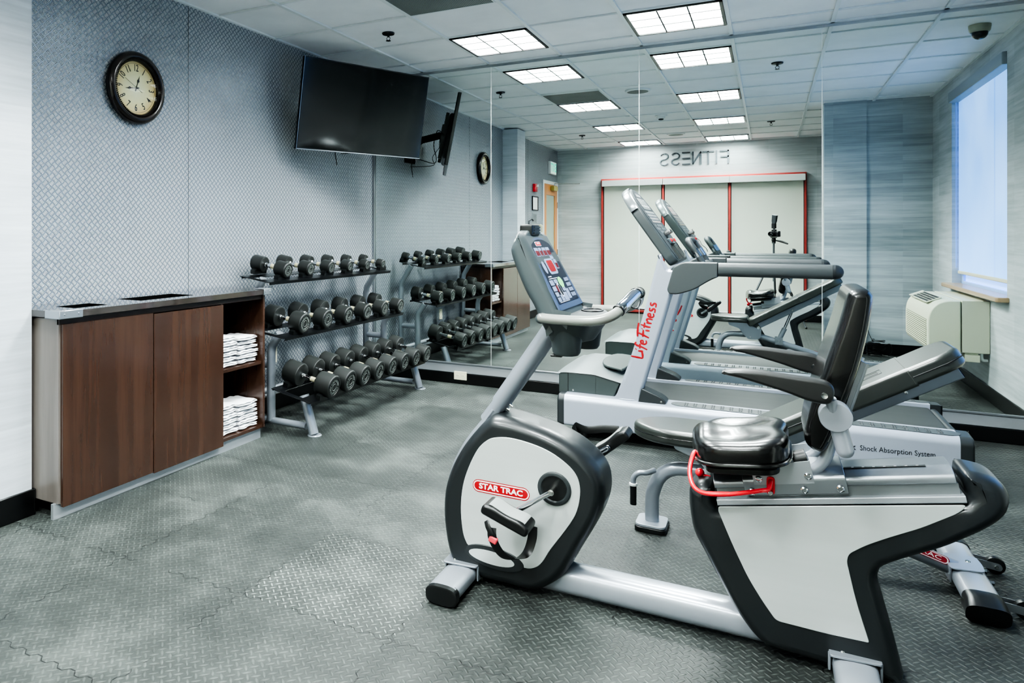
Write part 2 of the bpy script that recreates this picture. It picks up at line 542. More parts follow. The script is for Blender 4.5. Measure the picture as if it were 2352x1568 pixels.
# mirror panels
mm, nt, b = newmat('silvered_mirror'); b.inputs['Base Color'].default_value = (.83, .89, .87, 1); b.inputs['Metallic'].default_value = 1; b.inputs['Roughness'].default_value = .0
EDGE = mat('mirror_bevel_edge', 'f4faf8', .35, .2)
xs = [XL+.016, -2.04, -.86, .319, XR-.002]
names = ['tall frameless wall mirror panel beside the tread plate wall', 'tall frameless wall mirror panel behind the bike console', 'tall frameless wall mirror panel behind the treadmill console and the bike backrest', 'tall frameless wall mirror panel at the window end of the mirror wall']
for k in range(4):
    a, c = xs[k]+(.0015 if k else 0), xs[k+1]-.0015
    m = M(); m.poly([(a, MY, .182), (c, MY, .182), (c, MY, H-.022), (a, MY, H-.022)])
    o = obj('wall_mirror', m, mm, smooth=False, label=names[k], category='mirror', group='mirror panels on the front wall')
    o.data.materials[0] = mm
    m = M()
    m.bb((a, MY+.0005, .182), (c, MY+.0065, H-.022))
    m.bb((c+.0002, MY-.0012, .182), (c+.0028, MY+.0065, H-.022))
    e = obj('mirror_edge', m, EDGE, o, smooth=False)

# ------------------------------------------------------------ ceiling fittings
LENS, nt, b = newmat('light_lens'); (x, y, z), P = pos(nt)
b.inputs['Base Color'].default_value = (.9, .9, .9, 1)
nz = noise(nt, P, 5, 2, (1, 3, 1))
cc = ramp(nt, nz, [(.35, 'dff3ee'), (.6, 'ffffff')]); nt.links.new(cc, b.inputs['Emission Color'])
# prismatic lens: most of the light leaves downwards, little at grazing angles (same for every ray)
g_ = nt.nodes.new('ShaderNodeNewGeometry'); vd = nt.nodes.new('ShaderNodeVectorMath'); vd.operation = 'DOT_PRODUCT'
nt.links.new(g_.outputs['Normal'], vd.inputs[0]); nt.links.new(g_.outputs['Incoming'], vd.inputs[1])
ca = E(nt, vd.outputs['Value']).abs(); ke = ((ca-.28)/.42).sat(); ke = ke*ke*(ke*-2+3.0)
es = ke*LIGHT_E+LENS_LOW; nt.links.new(es.k, b.inputs['Emission Strength'])
FRAME = mat('light_frame_dark', '1b1b1c', .4)
LBAR = mat('light_lattice', '2c2f2f', .7)
colname = {1: 'row on the tread plate side', 3: 'row on the window side'}
rown = ['nearest the mirror', 'second from mirror', 'third from mirror', 'nearest the blinds']
for ci in (1, 3):
    for r in range(4):
        x0 = gx0+ci*T; y1 = gy0-3*r*T; y0 = y1-T; x1 = x0+T
        if y0 < YB: y0 = YB+.02
        cx_, cy_ = (x0+x1)/2, (y0+y1)/2
        t = thing('ceiling_light', (cx_, cy_, H-.006), f'square lattice ceiling light {rown[r]}, {colname[ci]}', 'light', 'recessed ceiling lights')
        e = .016
        m = M()
        for a, c in (((x0+e, y0+e), (x1-e, y0+e+.018)), ((x0+e, y1-e-.018), (x1-e, y1-e)), ((x0+e, y0+e), (x0+e+.018, y1-e)), ((x1-e-.018, y0+e), (x1-e, y1-e))):
            m.bb((a[0], a[1], H-.006), (c[0], c[1], H+.010))
        obj('light_frame', m, FRAME, t, smooth=False)
        m = M(); m.bb((x0+e+.018, y0+e+.018, H+.003), (x1-e-.018, y1-e-.018, H+.009)); obj('diffuser', m, LENS, t, smooth=False)
        m = M()
        for q in (1/3, 2/3):
            xx = x0+.034+(T-.068)*q; m.bb((xx-.0045, y0+e+.018, H-.001), (xx+.0045, y1-e-.018, H+.003))
            yy = y0+.034+(y1-y0-.068)*q; m.bb((x0+e+.018, yy-.0045, H-.001), (x1-e-.018, yy+.0045, H+.003))
        obj('lattice', m, LBAR, t, smooth=False)
# return air grille
x0, x1, y1, y0 = gx0+T, gx0+2*T, gy0-2*T, gy0-3*T
t = thing('air_return_grille', ((x0+x1)/2, (y0+y1)/2, H-.004), 'square grey perforated return air grille in the ceiling between two lights', 'vent')
GR, nt, b = newmat('perforated_metal'); (x, y, z), P = pos(nt)
hole = (((x/.012).fract()-.5).abs()).max(((y/.012).fract()-.5).abs()).lt(.3)
col = ramp(nt, hole*.6+noise(nt, P, 4, 4)*.4, [(.15, '7d8582'), (.3, '6d7572'), (.7, '23282a')]); nt.links.new(col, b.inputs['Base Color']); b.inputs['Roughness'].default_value = .6
m = M(); m.bb((x0+.02, y0+.02, H-.003), (x1-.02, y1-.02, H+.004)); obj('grille_face', m, GR, t, smooth=False)
m = M()
for a, c in (((x0+.013, y0+.013), (x1-.013, y0+.022)), ((x0+.013, y1-.022), (x1-.013, y1-.013)), ((x0+.013, y0+.013), (x0+.022, y1-.013)), ((x1-.022, y0+.013), (x1-.013, y1-.013))):
    m.bb((a[0], a[1], H-.005), (c[0], c[1], H+.009))
obj('grille_frame', m, TBAR, t, smooth=False)
# loudspeakers
for k, (x, y, l) in enumerate(((-1.142, 3.93, 'round flush ceiling loudspeaker between the two light rows nearest the mirror'), (-1.16, .40, 'round flush ceiling loudspeaker between the light rows nearest the blinds'))):
    t = thing('ceiling_speaker', (x, y, H), l, 'speaker', 'round ceiling loudspeakers')
    m = M(); m.lathe([(.0, .006), (.085, .006), (.105, .006), (.118, .003), (.12, -.002), (.12, -.010), (0, -.010)], (x, y, H), (0, 0, -1), 36); obj('speaker_rim', m, TBAR, t)
    m = M(); m.lathe([(0, .0085), (.06, .0082), (.1, .0068), (.1, .005), (0, .005)], (x, y, H), (0, 0, -1), 36); obj('speaker_grille', m, GR, t)
# smoke detector
x, y = -1.138, 2.2
t = thing('smoke_detector', (x, y, H), 'white round smoke detector hanging under the ceiling tiles', 'detector')
WPL = mat('white_plastic', 'dfe3e2', .4)
m = M(); m.lathe([(0, .006), (.065, .006), (.07, .002), (.07, -.01), (0, -.01)], (x, y, H), (0, 0, -1), 32); obj('mounting_plate', m, WPL, t)
m = M(); m.lathe([(0, .03), (.035, .03), (.046, .022), (.05, .006), (0, .006)], (x, y, H), (0, 0, -1), 32)
obj('sensor_body', m, WPL, t)
m = M(); m.lathe([(0, .048), (.018, .048), (.022, .044), (.022, .03), (0, .03)], (x, y, H), (0, 0, -1), 24)
for k in range(10):
    a = 2*math.pi*k/10; m.box((x+.026*math.cos(a), y+.026*math.sin(a), H-.037), (.004, .004, .014))
obj('sensor_cage', m, MDPL, t)
# sprinklers
for (x, y, l) in ((-2.375, 4.50, 'black pendent fire sprinkler in the ceiling above the dumbbell rack'), (-2.37, .9, 'black pendent fire sprinkler in the ceiling near the door'), (.065, 4.57, 'black pendent fire sprinkler in the ceiling right of the lights, nearer the mirror'), (.03, 1.06, 'black pendent fire sprinkler in the ceiling right of the lights, nearer the blinds')):
    t = thing('fire_sprinkler', (x, y, H), l, 'sprinkler', 'ceiling sprinklers')
    m = M(); m.lathe([(0, .004), (.022, .004), (.042, .001), (.045, -.004), (.045, -.010), (0, -.010)], (x, y, H), (0, 0, -1), 28); obj('escutcheon', m, BLACK, t)
    m = M(); m.cyl((x, y, H), (x, y, H-.02), .010, .008, 16)
    for s_ in (-1, 1): m.tube([(x+s_*.004, y, H-.016), (x+s_*.014, y, H-.026), (x+s_*.012, y, H-.036), (x+s_*.002, y, H-.044)], .0022, 8)
    obj('sprinkler_frame', m, BLACK, t)
    m = M(); m.lathe([(0, .044), (.018, .0445), (.018, .0465), (0, .0475)], (x, y, H), (0, 0, -1), 24); obj('deflector', m, BLACK, t)
# dome camera
x, y = 1.27, 5.13
t = thing('dome_camera', (x, y, H), 'beige dome security camera with smoked bubble on the ceiling by the mirror corner', 'security camera')
m = M(); m.lathe([(0, -.01), (.062, -.01), (.062, .004), (.058, .03), (.052, .040), (0, .040)], (x, y, H), (0, 0, -1), 36); obj('camera_base', m, mat('camera_beige', 'a8aa98', .45), t)
m = M(); m.lathe([(.046, .038)]+[(.046*math.cos(a), .046+.044*math.sin(a)) for a in [k*math.pi/16 for k in range(9)]], (x, y, H), (0, 0, -1), 32); obj('bubble', m, mat('smoked_bubble', '0a0b0e', .05, coat=.8), t)

# ------------------------------------------------------------ window on the right
BLU = 'a9c9f5'
BLIND, nt, b = newmat('backlit_blind'); (x, y, z), P = pos(nt)
nz = noise(nt, P, 1.2, 2)
fold = ((y-4.26).abs().lt(.02))*.35
cc = ramp(nt, nz-fold*.6, [(.2, '4f90e0'), (.45, '6aa5ee'), (.65, '86b8f8')]); nt.links.new(cc, b.inputs['Emission Color']); b.inputs['Emission Strength'].default_value = BLIND_E
b.inputs['Base Color'].default_value = (.30, .48, .80, 1); b.inputs['Roughness'].default_value = .7
WINF = mat('window_frame_blue_white', '9fbff2', .4)
m = M()
xf0, xf1 = XR+.07, XR+.12
for a, c in (((xf0, wy0+.001, wz0), (xf1, wy0+.06, wz1-.001)), ((xf0, wy1-.06, wz0), (xf1, wy1-.001, wz1-.001)), ((xf0, wy0+.06, wz0+.001), (xf1, wy1-.06, wz0+.06)), ((xf0, wy0+.06, wz1-.06), (xf1, wy1-.06, wz1-.001))):
    m.bb(a, c, .004, 1)
w = S(obj('window_1', m, WINF))
m = M(); m.bb((XR+.09, wy0+.05, wz0+.05), (XR+.096, wy1-.05, wz1-.05))
SKYG = mat('daylit_pane', '9dbff5', .2, emit='8fb8ff', estr=DAY_E); o = obj('pane', m, SKYG, w, smooth=False)
t = thing('roller_blind', (XR+.05, (wy0+wy1)/2, .95), 'pale blue backlit roller blind in the window above the air conditioner', 'blind')
m = M(); m.bb((XR+.045, wy0+.03, .95), (XR+.048, wy1-.02, 2.52)); obj('blind_cloth', m, BLIND, t, smooth=False)
m = M(); m.bb((XR-.03, wy0+.005, 2.505), (XR+.06, wy1-.003, 2.60), .01, 2); obj('cassette', m, mat('blind_cassette_grey', '9aa2a8', .45), t)
m = M(); m.bb((XR+.036, wy0+.03, .925), (XR+.057, wy1-.02, .955), .008, 3); obj('bottom_bar', m, CREAM, t)
m = M(); m.tube([(XR+.02, wy0+.05, 2.5), (XR+.02, wy0+.05, 1.0), (XR+.02, wy0+.062, .98), (XR+.02, wy0+.072, 1.0), (XR+.02, wy0+.072, 2.5)], .0022, 6); obj('pull_chain', m, WINF, t)
# sill with rounded nose
m = M()
o2 = fillet([(XR-.075, 2.99), (XR-.075, 4.85), (XR-.001, 4.85), (XR-.001, wy1-.003), (XR+.069, wy1-.003), (XR+.069, wy0+.003), (XR-.001, wy0+.003), (XR-.001, 2.99)], [.03, .03, 0, 0, 0, 0, 0, 0])
m.pillow(o2, lambda u, v, w: (u, v, w), .802, .838, .008)
S(obj('trim_5', m, mat('tan_window_sill', 'a98e70', .35, coat=.3)))

# ------------------------------------------------------------ rear wall: glazed wall with blinds and sign
REDW = mat('oxblood_frame', '8e2f2b', .4); BL2 = mat('cream_roller_cloth', 'd3d8cb', .75, noise=.03, nscale=2)
m = M(); y0, y1 = YB+.002, YB+.05
X0, X1 = -2.43, .49
for a, c in (((X0, 2.165), (X1, 2.20)), ((X0, .02), (X1, .06)), ((X0, .06), (X0+.03, 2.165)), ((X1-.03, .06), (X1, 2.165)), ((-1.485, .06), (-1.455, 2.165)), ((-.535, .06), (-.505, 2.165))):
    m.bb((a[0], y0, a[1]), (c[0], y1, c[1]), .003, 1)
w2 = S(obj('window_2', m, REDW))
m = M()
for a, c in ((X0+.03, -1.485), (-1.455, -.535), (-.505, X1-.03)): m.bb((a, y0, .06), (c, y0+.006, 2.165))
obj('pane', m, mat('night_glass', '2a3232', .05), w2, smooth=False)
for k, (a, c, nm) in enumerate(((X0+.045, -1.50, 'left'), (-1.445, -.545, 'middle'), (-.495, X1-.04, 'right'))):
    l = {'left': 'cream roller blind nearest the door', 'middle': 'cream roller blind between the other two blinds', 'right': 'cream roller blind behind the camera tripod'}[nm]
    t = thing('roller_blind', ((a+c)/2, YB+.03, .09), l+' on the glazed back wall', 'blind', 'cream blinds on the back wall')
    m = M(); m.bb((a, YB+.028, .10), (c, YB+.031, 2.10)); obj('blind_cloth', m, BL2, t, smooth=False)
    m = M(); m.bb((a, YB+.022, .075), (c, YB+.038, .10), .006, 2); obj('bottom_bar', m, WPL, t)
    m = M(); m.bb((a-.024, YB+.052, 2.075), (c+.024, YB+.10, 2.172), .006, 2); obj('valance', m, WPL, t)
    m = M(); m.bb((a, YB+.012, 2.10), (c, YB+.05, 2.15), .01, 2); obj('roller', m, WPL, t)
GRAPH = mat('graphite_letters', '3b4146', .4)
t = thing('wall_sign', (-1.03, YB+.01, 2.375), 'dark grey raised letters reading FITNESS on the back wall above the blinds', 'sign')
# letter forms built from strokes; x runs to the reader's right (world -X)
LW = .022
def lett(ch, x0, wd, hgt=.205):
    m = M()
    def bar(a, b):
        a, b = V(a), V(b); d = (b-a); L_ = d.length; ang = math.atan2(d.y, d.x)
        cx = (a+b)/2; m.box((-.53-(x0+cx.x), YB+.012, 2.38+cx.y), (L_, .016, LW), rot=(V((0, 1, 0)), ang) if True else None)
    h = hgt; e = LW/2
    if ch == 'F': bar((e, 0), (e, h)); bar((0, h-e), (wd, h-e)); bar((0, h*.52), (wd*.9, h*.52))
    if ch == 'I': bar((e, 0), (e, h))
    if ch == 'T': bar((wd/2, 0), (wd/2, h)); bar((0, h-e), (wd, h-e))
    if ch == 'N': bar((e, 0), (e, h)); bar((wd-e, 0), (wd-e, h)); bar((e, h-e), (wd-e, e))
    if ch == 'E': bar((0, h-e), (wd, h-e)); bar((0, h/2), (wd, h/2)); bar((0, e), (wd, e))
    if ch == 'S':
        r = h/4-e/2+.0; pts = []
        c1 = (wd/2, h-e-r); c2 = (wd/2, e+r); rx = wd/2-e
        for k in range(0, 19):
            a = math.radians(20+k*(250/18)); pts.append((c1[0]+rx*math.cos(a), c1[1]+r*math.sin(a)))
        for k in range(0, 19):
            a = math.radians(90-k*(250/18)); pts.append((c2[0]+rx*math.cos(a), c2[1]+r*math.sin(a)))
        m.tube([(-.53-(x0+p[0]), YB+.012, 2.38+p[1]) for p in pts], (.008, .011), 8, up=(0, 0, 1)) if False else m.tube([(-.53-(x0+p[0]), YB+.012, 2.38+p[1]) for p in pts], (.011, .008), 8, up=(0, 1, 0))
    return m
for ch, x0, wd in (('F', 0, .13), ('I', .162, .022), ('T', .205, .165), ('N', .382, .135), ('E', .545, .12), ('S', .693, .135), ('S', .862, .135)):
    obj('letter', lett(ch, x0, wd), GRAPH, t, smooth=ch == 'S')

# ------------------------------------------------------------ door, exit sign and notices on the rear of the left wall
OAK = wood_mat('honey_oak', '9a5f2a', 'b67639', 'c88a4c', rough=.35)
DW = mat('white_door_trim', 'e4e9ea', .4)
m = M(); x0, x1 = XL+.001, XL+.02
for a, c in (((.09, 0.0), (.145, 2.165)), ((-.775, 0), (-.72, 2.165)), ((-.72, 2.11), (.09, 2.165))): m.bb((x0, a[0], a[1]), (x1, c[0], c[1]), .003, 1)
d = S(obj('door_1', m, DW))
m = M(); x0, x1 = XL+.001, XL+.016
for a, c in (((-.05, .01), (.088, 2.108)), ((-.718, .01), (-.55, 2.108)), ((-.55, 1.93), (-.05, 2.108)), ((-.55, .01), (-.05, .95))): m.bb((x0, a[0], a[1]), (x1, c[0], c[1]), .002, 1)
obj('door_leaf', m, OAK, d)
m = M(); m.bb((x0, -.55, .95), (x0+.004, -.05, 1.93)); obj('door_glass', m, mat('wired_glass', '8f9a8c', .1), d, smooth=False)
m = M(); m.bb((XL+.017, -.55, 2.01), (XL+.075, -.30, 2.085), .008, 2); obj('door_closer', m, mat('brass_box', 'b5aa62', .35, .3), d)
m = M(); m.tube([(XL+.05, -.42, 2.09), (XL+.05, -.42, 2.125), (XL+.05, -.42, 2.13), (XL+.40, -.62, 2.13), (XL+.42, -.60, 2.13)], (.007, .010), 8); obj('closer_arm', m, STEEL, d)
for z in (1.78, .98, .25):
    m = M(); m.cyl((XL+.02, -.722, z-.05), (XL+.02, -.722, z+.05), .008, n=10); obj('hinge', m, STEEL, d)
m = M(); m.cyl((XL+.017, .03, 1.0), (XL+.06, .03, 1.0), .012, n=12); m.tube([(XL+.06, .03, 1.0), (XL+.065, .0, 1.0), (XL+.065, -.09, 1.0)], .008, 10); obj('door_handle', m, STEEL, d)
EXG = mat('exit_green', '2fc7ad', .4, emit='36d8bd', estr=.5)
t = thing('exit_sign', (XL+.03, -.38, 2.29), 'white box sign with green EXIT lettering above the oak door', 'sign')
m = M(); m.bb((XL+.001, -.55, 2.28), (XL+.045, -.20, 2.49), .004, 2); obj('sign_housing', m, WPL, t)
m = M(); m.bb((XL+.045, -.54, 2.29), (XL+.047, -.21, 2.48)); obj('sign_face', m, mat('exit_face', 'dcefe2', .4, emit='d8f4e6', estr=.3), t, smooth=False)
text('exit_lettering', 'EXIT', .19, (XL+.0475, -.375, 2.385), (0, 1, 0), (0, 0, 1), EXG, t, sx=.85, bold=.004)
t = thing('fire_alarm', (XL+.02, .62, 1.94), 'red wall fire alarm with clear strobe above a framed notice', 'alarm')
m = M(); m.bb((XL+.001, .56, 1.94), (XL+.045, .68, 2.065), .01, 2); obj('alarm_body', m, RED, t)
m = M(); m.bb((XL+.045, .59, 2.01), (XL+.075, .65, 2.05), .01, 2); obj('strobe_lens', m, mat('strobe_clear', 'e9e6dc', .1), t)
m = M(); m.lathe([(0, .003), (.028, .003), (.03, 0), (0, 0)], (XL+.045, .62, 1.975), (1, 0, 0), 20); obj('horn_grille', m, mat('horn_red_dark', '8a1620', .5), t)
t = thing('framed_notice', (XL+.01, .57, 1.66), 'white paper notice in a thin black frame below the red alarm', 'notice')
m = M()
for a, c in (((.42, 1.655), (.72, 1.668)), ((.42, 1.862), (.72, 1.875)), ((.42, 1.655), (.432, 1.875)), ((.708, 1.655), (.72, 1.875))): m.bb((XL+.001, a[0], a[1]), (XL+.018, c[0], c[1]))
obj('picture_frame', m, BLACK, t, smooth=False)
m = M(); m.bb((XL+.001, .43, 1.665), (XL+.008, .71, 1.865)); obj('paper', m, WHITE, t, smooth=False)
t = thing('wall_plaque', (XL+.005, .58, 1.46), 'small grey metal wall plaque between the framed notice and the telephone', 'plaque')
m = M(); m.bb((XL+.001, .48, 1.465), (XL+.007, .70, 1.61), .002, 1); obj('plaque_plate', m, ALU, t)
m = M()
for k in range(5): m.bb((XL+.0072, .51, 1.49+k*.022), (XL+.0078, .67, 1.497+k*.022))
obj('plaque_lines', m, MDPL, t, smooth=False)
t = thing('wall_telephone', (XL+.03, .52, 1.23), 'cream wall telephone with handset hung beside the oak door', 'telephone')
m = M(); m.bb((XL+.001, .44, 1.24), (XL+.045, .64, 1.44), .012, 3); obj('phone_body', m, CREAM, t)
m = M(); m.tube([(XL+.055, .47, 1.25), (XL+.085, .47, 1.27), (XL+.09, .47, 1.34), (XL+.085, .47, 1.41), (XL+.055, .47, 1.43)], [(.018, .02), (.022, .02), (.014, .014), (.022, .02), (.018, .02)], 12, up=(0, 1, 0), smooth=4); obj('handset', m, CREAM, t)
m = M()
for k in range(12):
    m.bb((XL+.045, .53+.028*(k % 3), 1.30+.025*(k//3)), (XL+.048, .545+.028*(k % 3), 1.313+.025*(k//3)))
obj('keypad', m, MDPL, t, smooth=False)
# ------------------------------------------------------------ wall clock
cyk, czk = 2.888, 2.122
t = thing('wall_clock', (XL+.02, cyk, czk), 'round wall clock with dark bronze beaded rim on the tread plate wall', 'clock')
BRONZE = mat('dark_bronze', '1c1412', .25, .3, coat=.4, noise=.5, nscale=8)
ax = (1, 0, 0); o_ = (XL+.002, cyk, czk)
m = M(); m.lathe([(.150, .0), (.200, .0), (.206, .010), (.207, .020), (.203, .034), (.192, .046), (.178, .050), (.168, .046), (.160, .038), (.153, .034), (.150, .030), (.150, .0)], o_, ax, 64); obj('clock_rim', m, BRONZE, t)
m = M()
for k in range(96):
    a = 2*math.pi*k/96; m.box((XL+.046, cyk+.163*math.cos(a), czk+.163*math.sin(a)), (.010, .009, .004), .0015, 1, rot=Matrix.Rotation(a+.5, 3, 'X'))
obj('beaded_ring', m, BRONZE, t)
DIAL, nt, b = newmat('aged_dial'); (x, y, z), P = pos(nt)
r = ((y-cyk)*(y-cyk)+(z-czk)*(z-czk)).pw(.5)
col = ramp(nt, noise(nt, P, 9, 5)*.35+r*4.2, [(.2, 'd3d6b8'), (.55, 'cfcb9e'), (.85, 'bba066')])
nt.links.new(col, b.inputs['Base Color']); b.inputs['Roughness'].default_value = .5
m = M(); m.cyl((XL+.004, cyk, czk), (XL+.018, cyk, czk), .151, n=64); obj('dial', m, DIAL, t)
m = M()
m.lathe([(.1385, 0), (.1400, 0), (.1400, .0006), (.1385, .0006), (.1385, 0)], (XL+.0182, cyk, czk), ax, 64); obj('minute_track', m, INK, t)
for k in range(1, 13):
    a = math.radians(90-30*k); rr = .113
    d = 90-30*k
    up = V((0, math.cos(a), math.sin(a))); right = up.cross(V((1, 0, 0)))
    if 4 <= k <= 8: up = -up; right = -right
    if k in (3, 9): pass
    text('numeral', str(k), .056, (XL+.0185, cyk+rr*math.cos(a), czk+rr*math.sin(a)), right, up, INK, t, sx=.66, bold=.0004)
def hand(name, ang, L_, w, tail, wx):
    a = math.radians(90-ang); d = V((0, math.cos(a), math.sin(a))); n_ = V((0, -d.z, d.y)); c = V((XL+wx, cyk, czk)); m = M()
    pts = [c-d*tail-n_*w*.5, c-d*tail*.6-n_*w*1.2, c-n_*w*.5, c+d*L_*.45-n_*w*.5, c+d*L_*.6-n_*w*2.2, c+d*L_*.72-n_*w*.6, c+d*L_, c+d*L_*.72+n_*w*.6, c+d*L_*.6+n_*w*2.2, c+d*L_*.45+n_*w*.5, c+n_*w*.5, c-d*tail*.6+n_*w*1.2, c-d*tail+n_*w*.5]
    f = m.poly(pts); r_ = bmesh.ops.extrude_face_region(m.bm, geom=list(m.bm.faces)); 
    for v in [g for g in r_['geom'] if isinstance(g, bmesh.types.BMVert)]: v.co.x += .001
    obj(name, m, INK, t, smooth=False)
hand('hour_hand', 19, .075, .004, .02, .021); hand('minute_hand', 262, .085, .004, .02, .023)
m = M(); a = math.radians(90-298); d = V((0, math.cos(a), math.sin(a))); c = V((XL+.0255, cyk, czk)); m.cyl(c-d*.045, c+d*.095, .0012, .0008, 6); obj('second_hand', m, INK, t)
m = M(); m.lathe([(0, .006), (.006, .005), (.007, 0), (0, 0)], (XL+.0235, cyk, czk), ax, 16); obj('hand_hub', m, INK, t)
CG, nt, b = newmat('clock_glass')
tr = nt.nodes.new('ShaderNodeBsdfTransparent'); gl = nt.nodes.new('ShaderNodeBsdfGlossy'); mx = nt.nodes.new('ShaderNodeMixShader'); fr = nt.nodes.new('ShaderNodeMath'); fr.operation = 'MULTIPLY_ADD'; fr.inputs[1].default_value = .5; fr.inputs[2].default_value = .03; lw_ = nt.nodes.new('ShaderNodeLayerWeight'); lw_.inputs[0].default_value = .25; pw_ = nt.nodes.new('ShaderNodeMath'); pw_.operation = 'POWER'; pw_.inputs[1].default_value = 3; nt.links.new(lw_.outputs['Facing'], pw_.inputs[0]); nt.links.new(pw_.outputs[0], fr.inputs[0])
gl.inputs['Roughness'].default_value = .01; nt.links.new(fr.outputs[0], mx.inputs[0]); nt.links.new(tr.outputs[0], mx.inputs[1]); nt.links.new(gl.outputs[0], mx.inputs[2]); nt.links.new(mx.outputs[0], nt.nodes['Material Output'].inputs[0])
m = M()
prof = [(0, .006)]+[(.150*k/8, .006*(1-(k/8)**2)) for k in range(1, 9)]
o0 = V((XL+.032, cyk, czk)); rings = [m.ring(o0+V((h_, 0, 0)), V((0, 1, 0)), V((0, 0, 1)), max(r_, 1e-4), max(r_, 1e-4), 48) for r_, h_ in prof]
m.loft(rings, cap=False); obj('clock_glass', m, CG, t)

# ------------------------------------------------------------ television
yw, ti, wT = -.42, .191, 1.198; hT = wT*.565
Wd = V((-math.sin(yw), math.cos(yw), 0)); Nn = V((math.cos(yw), math.sin(yw), 0)); Up = V((0, 0, 1))
N2 = Nn*math.cos(ti)-Up*math.sin(ti); U2 = Up*math.cos(ti)+Nn*math.sin(ti)
TC = V((-2.750, 4.841, 2.252))
tf = lambda u, v, w: TC+Wd*u+U2*v+N2*w
t = thing('television', (XL+.2, 4.9, 1.95), 'large black flat screen television tilted down on a wall arm', 'television')
m = M(); m.pillow(fillet([(-wT/2, -hT/2), (wT/2, -hT/2), (wT/2, hT/2), (-wT/2, hT/2)], .006), tf, -.035, -.001, .012, r1=.002); obj('bezel', m, BLACK, t)
m = M(); m.poly([tf(-wT/2+.008, -hT/2+.016, .0005), tf(wT/2-.008, -hT/2+.016, .0005), tf(wT/2-.008, hT/2-.008, .0005), tf(-wT/2+.008, hT/2-.008, .0005)])
TVS = mat('tv_screen', '050606', .09, spec=.5, coat=.6); obj('screen', m, TVS, t, smooth=False)
m = M(); m.pillow(fillet([(-wT/2+.001, -hT/2), (wT/2-.001, -hT/2), (wT/2-.001, -hT/2+.007), (-wT/2+.001, -hT/2+.007)], .002), tf, -.001, .004, .001); m.pillow([(-wT/2, -hT/2), (-wT/2+.003, -hT/2), (-wT/2+.003, hT/2), (-wT/2, hT/2)], tf, -.001, .002); obj('chrome_trim', m, ALU, t)
m = M(); m.pillow(fillet([(-.40, -.26), (.40, -.26), (.46, .0), (.40, .18), (-.40, .18), (-.46, 0)], .05), tf, -.075, -.034, .03, r1=0); obj('rear_housing', m, BLACK, t)
m = M()
for s_ in (-.2, .2): m.pillow([(s_-.015, -.25), (s_+.015, -.25), (s_+.015, .2), (s_-.015, .2)], tf, -.11, -.078)
m.pillow([(-.22, -.1), (.22, -.1), (.22, .08), (-.22, .08)], tf, -.125, -.11)
c0 = tf(0, 0, -.125); wp = V((XL+.03, 5.0, 2.16))
m.tube([c0, (c0+wp)/2+V((0, .10, 0)), wp], (.02, .035), 12)
m.bb((XL+.002, 4.9, 2.0), (XL+.03, 5.1, 2.32), .004, 1); obj('wall_bracket', m, BLACK, t)
m = M(); m.tube([tf(.25, -.02, -.09), tf(.28, -.0, -.16), tf(.26, -.14, -.17), tf(.2, -.26, -.12), tf(.12, -.3, -.15), wp+V((.02, .0, -.12)), wp+V((.02, 0, -.3))], .004, 8, smooth=6)
m.tube([tf(.15, -.1, -.09), tf(.2, -.25, -.16), tf(.12, -.32, -.14), wp+V((.02, .06, -.2))], .003, 8, smooth=6); obj('tv_cable', m, BLACK, t)

# ------------------------------------------------------------ cabinet
WOODD = wood_mat('dark_walnut_laminate', '231712', '38251c', '4c3529', rough=.25)
WOODS = wood_mat('cabinet_side_laminate', '4b4440', '6d6661', '8b8581', rough=.3)
WOODI = mat('cabinet_inside', '2c1c14', .4); STONE = None
TOPM, nt, b = newmat('worktop_laminate'); (x, y, z), P = pos(nt)
col = ramp(nt, noise(nt, P, 6, 5, (1, 5, 1)), [(.3, '231d1b'), (.7, '393230')]); nt.links.new(col, b.inputs['Base Color']); b.inputs['Roughness'].default_value = .1; b.inputs['Coat Weight'].default_value = 1.0; b.inputs['Coat Roughness'].default_value = .06
CY0, CY1, CF, CB = 2.115, 3.605, -2.80, XL+.016
t = thing('towel_cabinet', (-2.98, 2.86, 0), 'dark walnut cabinet with two doors and open towel shelves beside the pillar', 'cabinet')
m = M(); m.bb((CB, CY0, .07), (CF, CY0+.018, .905)); obj('side_panel', m, WOODS, t, smooth=False)
m = M(); m.bb((CB, CY1-.018, .07), (CF+.012, CY1, .905)); obj('side_panel', m, WOODD, t, smooth=False)
m = M(); m.bb((CB, 3.205, .09), (CF, 3.221, .905)); obj('divider', m, WOODI, t, smooth=False)
m = M(); m.bb((CB, CY0+.018, .09), (CB+.008, CY1-.018, .905)); obj('back_panel', m, WOODI, t, smooth=False)
m = M(); m.bb((CB+.008, CY0+.018, .07), (CF+.008, CY1-.018, .088)); obj('bottom_panel', m, WOODD, t, smooth=False)
m = M(); m.bb((CB+.008, 3.221, .472), (CF+.004, CY1-.018, .490)); obj('shelf', m, WOODD, t, smooth=False)
m = M(); m.bb((-2.832, 2.10, .0), (-2.815, 3.595, .070)); obj('toe_kick', m, ALUL, t, smooth=False)
m = M(); m.bb((CB+.01, 2.17, .0), (-2.834, 3.57, .069)); obj('toe_shadow_block', m, BASE, t, smooth=False)  # black block put in as the shadow behind the toe board
m = M(); m.bb((CF-.01, CY0, .880), (CF+.004, CY1, .906)); obj('top_rail', m, WOODI, t, smooth=False)
m = M(); m.bb((CF+.002, 2.124, .056), (-2.780, 2.664, .882), .0015, 1); obj('door', m, WOODD, t, smooth=False)
m = M(); m.bb((CF+.002, 2.669, .050), (-2.780, 3.206, .876), .0015, 1); obj('door', m, WOODD, t, smooth=False)
